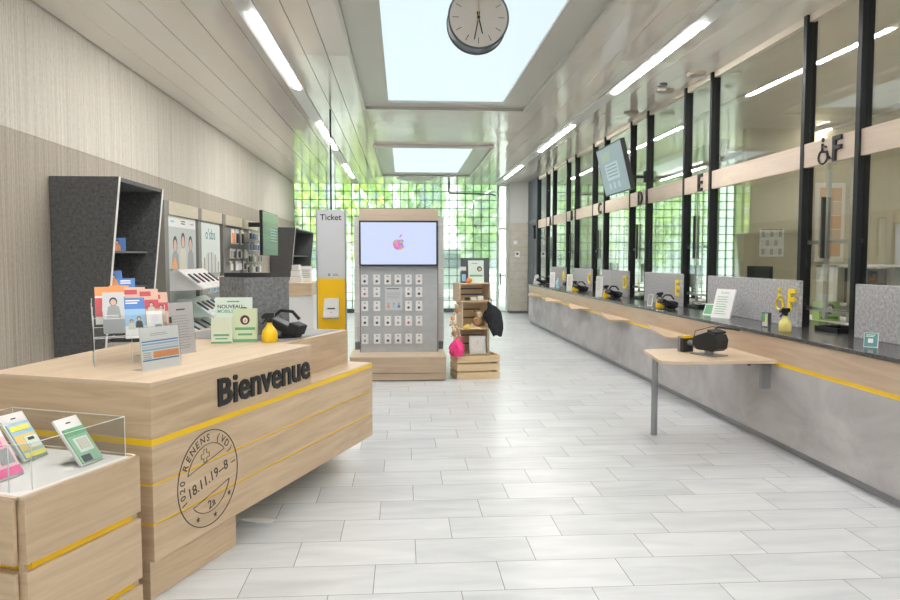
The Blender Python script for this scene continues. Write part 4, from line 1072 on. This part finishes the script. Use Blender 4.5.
# wall television
t = thing('television', 'flat television on a wall arm beyond the display units', 'television', (-2.3, 11.9, 1.55))
MB().box(-.05, 0, 0, 1.42, 0, .745, BLACK).build('housing', t, bevel=.005)
b = MB()
def tvmat():
    m, nt, bs = base('television_picture')
    tc = N(nt, 'ShaderNodeTexCoord'); sp = N(nt, 'ShaderNodeSeparateXYZ'); nt.links.new(tc.outputs['Generated'], sp.inputs[0])
    r = ramp(nt, sp.outputs['Z'], [(0, (.03, .05, .08)), (.5, (.07, .11, .13)), (1, (.20, .27, .22))])
    nt.links.new(r.outputs['Color'], bs.inputs['Emission Color']); bs.inputs['Emission Strength'].default_value = .6
    bs.inputs['Base Color'].default_value = (.02, .02, .02, 1); bs.inputs['Roughness'].default_value = .12
    return m
b.box(0, .003, .015, 1.405, .015, .73, tvmat()); b.build('screen', t)
b = MB()
for i in range(5): b.box(.003, .004, .7, 1.25, .25+i*.05, .265+i*.05, emis('tv_text', (.25, .38, .42), .8))
b.build('screen_text', t)
MB().box(-.485, -.05, 1.20, 1.30, .52, .60, BLACK).build('wall_arm', t)
# white cabinet
t = thing('white_cabinet', 'white cabinet with an oak drawer front beyond the felt desk screen', 'cabinet', (XL+.02, 13.98, 0))
MB().box(0, 1.18, .02, 1.6, 0, .76, WHITE).build('body', t); MB().box(0, 1.16, 0, 1.6, .765, 1.0, OAKX).build('drawer', t); MB().box(0, 1.2, -.02, 1.62, 1.0, 1.02, OAKX).build('cabinet_top', t)
t = thing('paper_bag_stack', 'pile of white paper goods on the oak topped cabinet under the far booth', 'paper', (-2.15, 14.6, 1.02))
for k in range(3):
    MB().box(-.12+k*.02, .1-k*.02, -.15, .15, k*.12, k*.12+.11, WHITE).build('pack', t)
card('notice_card', 'card', .25, .32, .01, (-2.05, 15.3, 1.02), radians(20), radians(8), 'white upright card on the cabinet between the far booth panels', lambda b, w, h: lines(b, -w*.4, w*.4, h*.2, h*.8, 5, PR['grey']), foot=True)

# ------------------------------------------------------------------ ticket machine
t = thing('ticket_machine', 'tall white and yellow ticket dispenser column lettered Ticket', 'ticket machine', (-.994, 9.96, 0))
MB().box(-.188, .188, 0, .12, 1.221, 2.17, col('ticket_white', (.66, .68, .72), .4)).build('upper_panel', t)
MB().box(-.188, .188, 0, .12, .03, 1.221, col('ticket_yellow', (.92, .55, .0), .4)).build('lower_panel', t)
MB().box(-.205, -.188, -.004, .124, .0, 2.18, GREYM).build('side_rail', t); MB().box(.188, .205, -.004, .124, 0, 2.18, GREYM).build('side_rail', t)
MB().box(-.26, .26, -.1, .25, 0, .03, GREYM).build('base_plate', t)
b = MB(); b.text('Ticket', .115, BLACK, T(0, -.001, 2.03) @ FR, depth=.002, bold=.015); b.text('La Poste', .028, DGREY, T(.04, -.001, 1.255) @ FR, depth=.001) if False else b.box(.02, .10, -.003, 0, 1.262, 1.268, DGREY)
b.box(.02, .09, -.003, 0, 1.28, 1.286, DGREY); b.box(-.045, -.015, -.003, 0, 1.255, 1.292, GREYM); b.build('lettering', t)
b = MB(); b.hexa([(-.115, -.11, .68), (.105, -.11, .68), (.105, 0, .66), (-.115, 0, .66)], [(-.095, -.05, .94), (.105, -.05, .94), (.105, 0, .95), (-.095, 0, .95)], WHITE); b.build('dispenser', t, bevel=.008)
b = MB(); b.box(-.05, .055, -.101+.012, -.07, .80, .815, BLACK); b.cyl((0, -.10, .755), (0, -.09, .755), .006, BLACK, 8); b.build('slot', t)
MB().cyl((0, .06, 2.17), (0, .06, CZ), .013, BLACK, 10).build('cable_pole', t)

# ------------------------------------------------------------------ free standing display with screen
gx, gy = -.05, 9.06
g = thing('display_stand', 'tall grey perforated display stand with oak header and oak plinth in mid hall', 'display stand', (gx, gy, 0))
PL = wood('oak_plinth', (.42, .31, .21), (.58, .45, .33), 'x')
MB().box(-.60, .575, -.43, .55, .10, .29, PL).build('plinth', g, bevel=.002)
MB().box(-.60, .575, -.425, .55, .012, .095, PL).build('lower_plinth', g, bevel=.002)
MB().box(-.605, .58, -.435, .555, .288, .302, OAKL).build('plinth_top', g, bevel=.002)
MB().box(-.58, .56, -.40, .53, 0, .012, BLACK).build('foot', g)
MB().box(-.485, .485, 0, .08, .302, 1.975, LGREY).build('back_panel', g)
MB().box(-.50, .50, -.01, .09, 1.975, 2.125, wood('oak_header', (.50, .38, .28), (.62, .50, .39), 'x')).build('header', g, bevel=.002)
SLOT = col('slot_black', (.03, .03, .035), .5)
for s_ in (-1, 1):
    b = MB(); b.box(s_*.492-.009, s_*.492+.009, -.012, .085, .302, 1.975, LGREY)
    for k in range(55): b.box(s_*.492-.005, s_*.492+.005, -.0135, -.011, .32+k*.03, .338+k*.03, SLOT)
    b.build('slotted_upright', g)
    b = MB(); b.box(min(s_*.50, s_*.575), max(s_*.50, s_*.575), .10, .12, .36, 2.03, OFFW)
    for k in range(9): b.box(min(s_*.51, s_*.573), max(s_*.51, s_*.573), .07, .10, .44+k*.185, .452+k*.185, WHITE)
    b.build('wing_panel', g)
    MB().box(min(s_*.505, s_*.56), max(s_*.505, s_*.56), -.02, .10, .34, .43, DGREY).build('wing_bracket', g)
t = thing('television', 'television with pale blue picture and multicolour apple emblem on the display stand', 'television', (gx, gy, 1.40))
MB().box(-.5, .495, -.06, -.014, 0, .575, col('bezel_navy', (.015, .02, .035), .3)).build('housing', t, bevel=.004)
MB().box(-.478, .470, -.062, -.059, .025, .552, emis('screen_pale_blue', (.60, .68, .94), 1.05)).build('screen', t)
def apple_logo():
    m, nt, bs = base('emblem_colours')
    nz = mapped_noise(nt, (1, 1, 1), 22, 2, .5)
    r = ramp(nt, nz.outputs['Fac'], [(.30, (.10, .35, .95)), (.42, (.85, .15, .75)), (.5, (.95, .35, .25)), (.58, (.1, .7, .5)), (.68, (.35, .2, .85))])
    r.color_ramp.interpolation = 'CONSTANT'
    nt.links.new(r.outputs['Color'], bs.inputs['Emission Color']); bs.inputs['Emission Strength'].default_value = .9
    bs.inputs['Base Color'].default_value = (0, 0, 0, 1)
    b = MB(); cx, cz, s_ = .0, .275, .085
    out = []
    for k in range(72):
        a = 2*pi*k/72; x, z = cos(a), sin(a)
        rr = 1+.06*cos(2*a)
        px, pz = rr*x*.86, rr*z*.88
        px *= 1+.10*z
        if abs(px) < .45 and z > 0: pz -= .17*(1-abs(px)/.45)**1.3
        if abs(px) < .3 and z < 0: pz += .08*(1-abs(px)/.3)
        dx, dz = px-1.08, pz-.12
        d_ = math.hypot(dx, dz)
        if d_ < .48: px, pz = 1.08+dx/d_*.48, .12+dz/d_*.48
        out.append((px, pz))
    P_ = [(cx+x*s_, -.0632, cz+z*s_) for x, z in out]
    for k in range(72): b.add([(cx, -.0632, cz), P_[k], P_[(k+1) % 72]], [(0, 1, 2)], m)
    lf = [(.05, 1.0), (.08, 1.25), (.25, 1.45), (.45, 1.52), (.43, 1.27), (.27, 1.08)]
    b.quad([(cx+x*s_, -.0632, cz+z*s_) for x, z in lf], m)
    b.build('screen_emblem', t)
apple_logo()
# rows of small packs
colx = [365.3, 377.3, 388.1, 398.3, 408.8, 419.3]
D_ = 9.04
def X_(px): return (px-403.4)/710*D_+.0
rows = [(279.2, range(6)), (291.8, (0, 1, 4, 5)), (305.6, (0, 1, 4, 5)), (320.6, range(6)), (338.6, range(6))]
rown = ['top row', 'second row', 'third row', 'fourth row', 'bottom row']
for ri_, (py, cs) in enumerate(rows):
    z = 1.5-(py-258.2)/710*D_
    cs = list(cs)
    for n_, ci in enumerate(cs):
        t = thing('accessory_pack', 'small white hanging pack on the grey display stand, %s, %s from the left' % (rown[ri_], ORD[n_]), 'package', (X_(colx[ci])+.0, gy-.001, z), 0, 'small packs on the grey display stand')
        MB().box(-.042, .042, -.02, -.012, -.063, .063, WHITE).build('backing_card', t)
        MB().ball((0, -.024, -.022), .017, (PR['dark'], PR['grey'], PR['dark'], PR['red'])[(ri_*3+ci*2) % 7 % 4], 10, (1, .5, 1)).build('product', t)
        MB().box(-.012, .012, -.022, -.02, .03, .045, PR['grey']).build('print', t)
        MB().cyl((0, -.04, .05), (0, 0, .05), .003, GREYM, 6).build('hook', t)
def d_apos(b, w, h):
    lines(b, -w*.4, w*.42, h*.88, h*.95, 1, PR['dark'], frac=.5); lines(b, -w*.4, w*.4, h*.50, h*.78, 4, PR['grey'], frac=.25)
    for x, c in ((-.3, 'orange'), (0, 'sky'), (.3, 'blue')): figure(b, x*w, h*.25, w*.16, PR[c])
t = thing('poster', 'small info poster in the middle of the pack rows on the display stand', 'poster', (X_(394)+.0, gy-.012, 1.5-(309.8-258.2)/710*D_))
MB().box(-.11, .11, -.006, 0, 0, .298, col('poster_grey', (.60, .62, .64), .5)).build('sheet', t)
b = MB(); b.T = T(0, -.0065, 0); d_apos(b, .22, .298); b.build('print', t)

# ------------------------------------------------------------------ wooden crates
def crate(name, lab, loc, rz, W_, Dp, Hh, openf, slats=3):
    """slatted crate; openf=False: open at top, True: lying on its side, open to the front (-y)"""
    t = thing(name, lab, 'crate', loc, rz, 'stacked pine crates')
    th = .014
    if not openf:
        sh = (Hh-(slats-1)*.018)/slats
        for k in range(slats):
            z = k*(sh+.018)
            MB().box(0, W_, 0, th, z, z+sh, PINE).build('front_slat', t, bevel=.0015); MB().box(0, W_, Dp-th, Dp, z, z+sh, PINE).build('back_slat', t)
            MB().box(0, th, th, Dp-th, z, z+sh, PINE).build('side_slat', t); MB().box(W_-th, W_, th, Dp-th, z, z+sh, PINE).build('side_slat', t)
        for x in (th, W_-th-.03):
            for y in (th, Dp-th-.03): MB().box(x, x+.03, y, y+.03, 0, Hh-.005, PINE).build('corner_post', t)
        MB().box(th, W_-th, th, Dp-th, .02, .03, PINE).build('bottom_board', t)
    else:
        MB().box(0, W_, 0, Dp, 0, th, PINE).build('lower_board', t); MB().box(0, W_, 0, Dp, Hh-th, Hh, PINE).build('upper_board', t, bevel=.001)
        MB().box(0, th, 0, Dp, th, Hh-th, OAKL).build('end_board', t); MB().box(W_-th, W_, 0, Dp, th, Hh-th, OAKL).build('end_board', t)
        n = 3; sh = (Hh-2*th-.04)/n
        for k in range(n): MB().box(th, W_-th, Dp-.01, Dp, th+k*(sh+.02), th+k*(sh+.02)+sh, PINE).build('back_slat', t)
    return t
cr = radians(10)
CZ1 = .296
crate('wooden_crate', 'largest pine crate with three slats standing on the floor', (.665, 8.67, 0), cr, .55, .37, CZ1, False)
crate('wooden_crate', 'pine crate on its side holding the framed clock face picture, second from the floor', (.69, 8.75, .297), radians(10), .385, .28, .33, True)
crate('wooden_crate', 'narrow pine crate on its side, third from the floor, beside the black cloth bag', (.735, 8.80, .628), radians(12), .34, .26, .33, True)
crate('wooden_crate', 'topmost pine crate on its side with small white items inside', (.70, 8.76, .961), radians(14), .41, .27, .23, True)
# contents
def d_dial(b, w, h):
    rect(b, -w*.42, w*.42, h*.06, h*.94, col('ink_pearl', (.66, .66, .66), .5), -.0003)
    b.tube([(w*.34*cos(a), -.002, h*.5+w*.34*sin(a)) for a in [i*pi/12 for i in range(24)]], .003, PR['white'], 4, closed=True)
    b.quad([(w*.30*cos(i*pi/10), -.001, h*.5+w*.30*sin(i*pi/10)) for i in range(20)], PR['beige'])
    rect(b, -.002, .002, h*.5, h*.72, PR['red'], -.002)
card('framed_picture', 'picture', .21, .22, .015, (.93, 8.80, .312), radians(8), radians(6), 'silver framed round dial picture inside the second crate from the floor', d_dial, m=col('silver_frame', (.60, .60, .58), .3, .3))
t = thing('pink_bag', 'bright pink fabric bag leaning on the crates at the left', 'bag', (.72, 8.70, .276))
b = MB(); PK = noisy('pink_cloth', [(.3, (.70, .02, .16)), (.7, (.88, .06, .26))], nscale=20, rough=.7)
vs = []; n1, n2 = 18, 14; fs = []
for i in range(n2):
    f = i/(n2-1); z = f*.27; rad = .105*(math.sin(pi*min(1, f*1.02+.08))**.55)*(1-.25*f)+.008
    for j in range(n1):
        a = 2*pi*j/n1; rr = rad*(1+.20*sin(5*a+f*4)+.20*sin(3*a-6*f)); vs.append((rr*cos(a)-.02*f, rr*sin(a)*.7, z))
for i in range(n2-1):
    for j in range(n1): fs.append((i*n1+j, i*n1+(j+1) % n1, (i+1)*n1+(j+1) % n1, (i+1)*n1+j))
fs += [tuple(range(n1))[::-1], tuple(range((n2-1)*n1, n2*n1))]
b.add(vs, fs, PK); b.build('pouch', t, smooth=True)
b = MB(); b.tube([(-.02, 0, .24), (.02, 0, .29), (.07, .0, .27), (.08, 0, .2)], .007, PK, 6); b.build('strap', t, smooth=True)
t.location = (.665, 8.66, .298); t.scale = (.85, .9, .85)
t = thing('black_bag', 'black cloth bag hanging from the right side of the crates', 'bag', (1.09, 8.86, .96)); t.scale = (.82, 1, .95)
BC = noisy('black_cloth', [(.3, (.008, .009, .012)), (.7, (.03, .032, .04))], nscale=15, rough=.75)
b = MB(); vs = []; fs = []; n1 = 24
secs = [(0, -.02, .012, .012), (-.03, -.01, .03, .02), (-.07, .03, .06, .03), (-.13, .06, .10, .05), (-.20, .06, .125, .055), (-.28, .08, .12, .05), (-.36, .10, .105, .04), (-.42, .12, .07, .02)]
for k, (z, cxx, rx, ry) in enumerate(secs):
    for j in range(n1):
        a = 2*pi*j/n1; w = 1+.14*sin(4*a+k*.7)+.08*sin(7*a)
        zz = z-(abs(math.sin(1.5*a))*.05 if k == len(secs)-1 else 0)
        vs.append((cxx+rx*w*cos(a), ry*w*sin(a), zz))
for k in range(len(secs)-1):
    for j in range(n1): fs.append((k*n1+j, (k+1)*n1+j, (k+1)*n1+(j+1) % n1, k*n1+(j+1) % n1))
fs += [tuple(range(n1)), tuple(range((len(secs)-1)*n1, len(secs)*n1))[::-1]]
b.add(vs, fs, BC); b.build('cloth', t, smooth=True)
b = MB(); b.tube([(-.06, .0, -.12), (-.10, 0, -.18), (-.08, 0, -.24), (.0, -.03, -.26)], .014, BC, 8); b.tube([(-.03, 0, -.03), (-.02, 0, .04), (.02, 0, .03), (.02, 0, -.04)], .008, BC, 6); b.build('strap', t, smooth=True)
# mascot key rings on the left
PLS = col('plush_brown', (.42, .24, .12), .9); PLC = col('plush_cream', (.75, .62, .45), .9)
def plush(z, lab, m1, m2, x=.64):
    t = thing('plush_keyring', lab, 'plush toy', (x, 8.70, z), 0, 'small plush toys hanging left of the crates')
    MB().ball((0, 0, 0), .034, m1, 12, (1, .8, 1.1)).build('body', t, smooth=True)
    MB().ball((0, -.005, .05), .027, m2, 12).build('head', t, smooth=True)
    for s_ in (-1, 1): MB().ball((s_*.022, 0, .073), .010, m1, 8).build('ear', t, smooth=True); MB().ball((s_*.03, -.01, -.03), .014, m2, 8).build('foot', t, smooth=True)
    MB().cyl((0, 0, .07), (.05, .06, .13), .003, DGREY, 5).build('cord', t)
plush(.86, 'brown and cream plush toy, topmost of three beside the crates', PLS, PLC, .66); plush(.71, 'orange plush toy, middle of three beside the crates', PLC, col('plush_orange', (.75, .30, .08), .9), .61); plush(.575, 'brown plush toy, lowest of three beside the crates', PLS, PLC, .625)
t = thing('plush_toy', 'small yellow and brown plush toy sitting above the pink bag', 'plush toy', (.80, 8.74, .625))
MB().ball((0, 0, .03), .03, col('plush_yellow', (.80, .58, .12), .9), 12, (1.5, 1, 1)).build('body', t, smooth=True); MB().ball((.05, -.01, .05), .022, PLC, 10).build('head', t, smooth=True)
t = thing('plush_toy', 'brown patterned toy standing inside the third crate', 'plush toy', (.94, 8.92, .642))
MB().ball((0, 0, .06), .055, PLS, 12, (1.2, .8, 1.1)).build('body', t, smooth=True); MB().ball((.02, -.02, .15), .04, PLC, 12).build('head', t, smooth=True); MB().ball((-.04, -.02, .20), .02, PLS, 8).build('ear', t, smooth=True)
for k, (x, lab, m) in enumerate(((.80, 'black item inside the topmost crate', BLACK), (.88, 'small white item beside the black one in the topmost crate', WHITE), (.97, 'larger white box inside the topmost crate', WHITE))):
    tag(MB().box(-.035, .035, -.03, .03, 0, .035+.01*k, m).build('small_box', loc=(x, 8.85+.01*k, .976), bevel=.006), lab, 'box')
# on top
card('dark_board', 'board', .38, 1.505, .02, (.935, 9.17, 0), radians(8), radians(0), 'tall dark grey board standing behind the topmost crate', None, m=DGREY)
def d_pp(b, w, h):
    rect(b, -w/2, w/2, 0, h, PR['pgreen'], -.0003); promo_face(b, w*.22, h*.62, w*.16, -.001); rect(b, -w*.42, w*.42, h*.28, h*.36, PR['green']); lines(b, -w*.3, w*.2, h*.84, h*.9, 1, PR['green'])
card('promo_board', 'advertising board', .20, .285, .01, (.925, 8.93, 1.191), radians(8), radians(5), 'pale green portrait board on top of the wooden crates', d_pp, foot=True)
card('phone_box', 'box', .085, .14, .02, (.765, 8.90, 1.191), radians(8), radians(5), 'small dark phone box on top of the crates at the left', lambda b, w, h: (rect(b, -w*.45, w*.45, h*.05, h*.95, PR['dark']), rect(b, -w*.3, w*.3, h*.15, h*.8, PR['sky'], -.001)), m=DGREY)
card('price_sign', 'sign', .08, .05, .006, (.76, 8.99, 1.345), radians(8), 0, 'small white sign above the phone box on the crates', None, foot=False)
MB_ = MB(); MB_.box(-.02, .02, -.002, .008, 0, .154, DGREY)
o = bpy.data.objects['price_sign']; MB_.T = Matrix(); ob = MB_.build('sign_stem', o); ob.location = (0, .002, -.154)
t = thing('plush_ball', 'round orange plush ball on top of the crates', 'plush toy', (.825, 8.84, 1.191))
MB().ball((0, 0, .036), .037, col('plush_orange', (.75, .30, .08), .9), 14).build('body', t, smooth=True); MB().ball((-.03, -.01, .02), .018, PR['red'], 8).build('foot', t, smooth=True)

# pieces that belong to a part become its sub-parts
SUB = dict(print=('card', 'sheet', 'carton', 'frame', 'backing_card'), hour_marks=('dial',), hub=('dial',), hour_hand=('dial',), minute_hand=('dial',), second_hand=('dial',),
    screen_emblem=('screen',), screen_text=('screen',), screen_picture=('screen',), ear=('head',), handle=('sliding_frame',), keypad=('body',), keypad_hood=('body',), phone_screen=('case',),
    hang_hole=('backing_card',), slot=('dispenser',), yellow_cap=('arm_base',), guard_edge=('acrylic_guard',), holder_edge=('tiers',), desk_pad=('raised_end_block',), letter=('transom',),
    lettering=('raised_block', 'upper_panel'), postmark=('front_panel',), yellow_groove=('front_panel',), acrylic_cover=('card',), back_strut=('card',), door_closer=('door_leaf',), bolt=('table_top',))
bn = lambda o: o.name.split('.')[0]
for root in [o for o in COL.objects if o.parent is None]:
    kids = list(root.children)
    for k in kids:
        for want in SUB.get(bn(k), ()):
            par = next((q for q in kids if bn(q) == want and q.location.length < 1e-6), None)
            if par and par is not k: k.parent = par; break

# ------------------------------------------------------------------ light and camera
wld = bpy.data.worlds.new('sky'); SC.world = wld; wld.use_nodes = True
nt = wld.node_tree; bg = nt.nodes['Background']
bg.inputs['Color'].default_value = (.80, .92, 1.0, 1); bg.inputs['Strength'].default_value = 2.4
sl = bpy.data.lights.new('sun', 'SUN'); sl.energy = 9.0; sl.angle = radians(3); sl.color = (1, .96, .88)
so = bpy.data.objects.new('sun', sl); COL.objects.link(so); so.rotation_euler = (radians(38), 0, radians(-25))

cam = bpy.data.cameras.new('camera'); cam.sensor_width = 36; cam.lens = 710/900*36; cam.clip_start = .05
co = bpy.data.objects.new('camera', cam); COL.objects.link(co)
co.location = (0, 0, 1.5); co.rotation_euler = (pi/2-atan(41.7/711.6), 0, -atan(47/710))
SC.camera = co
SC.view_settings.view_transform = 'Standard'; SC.view_settings.look = 'None'
SC.view_settings.exposure = 0.0; SC.view_settings.gamma = 1.0; SC.view_settings.use_curve_mapping = False
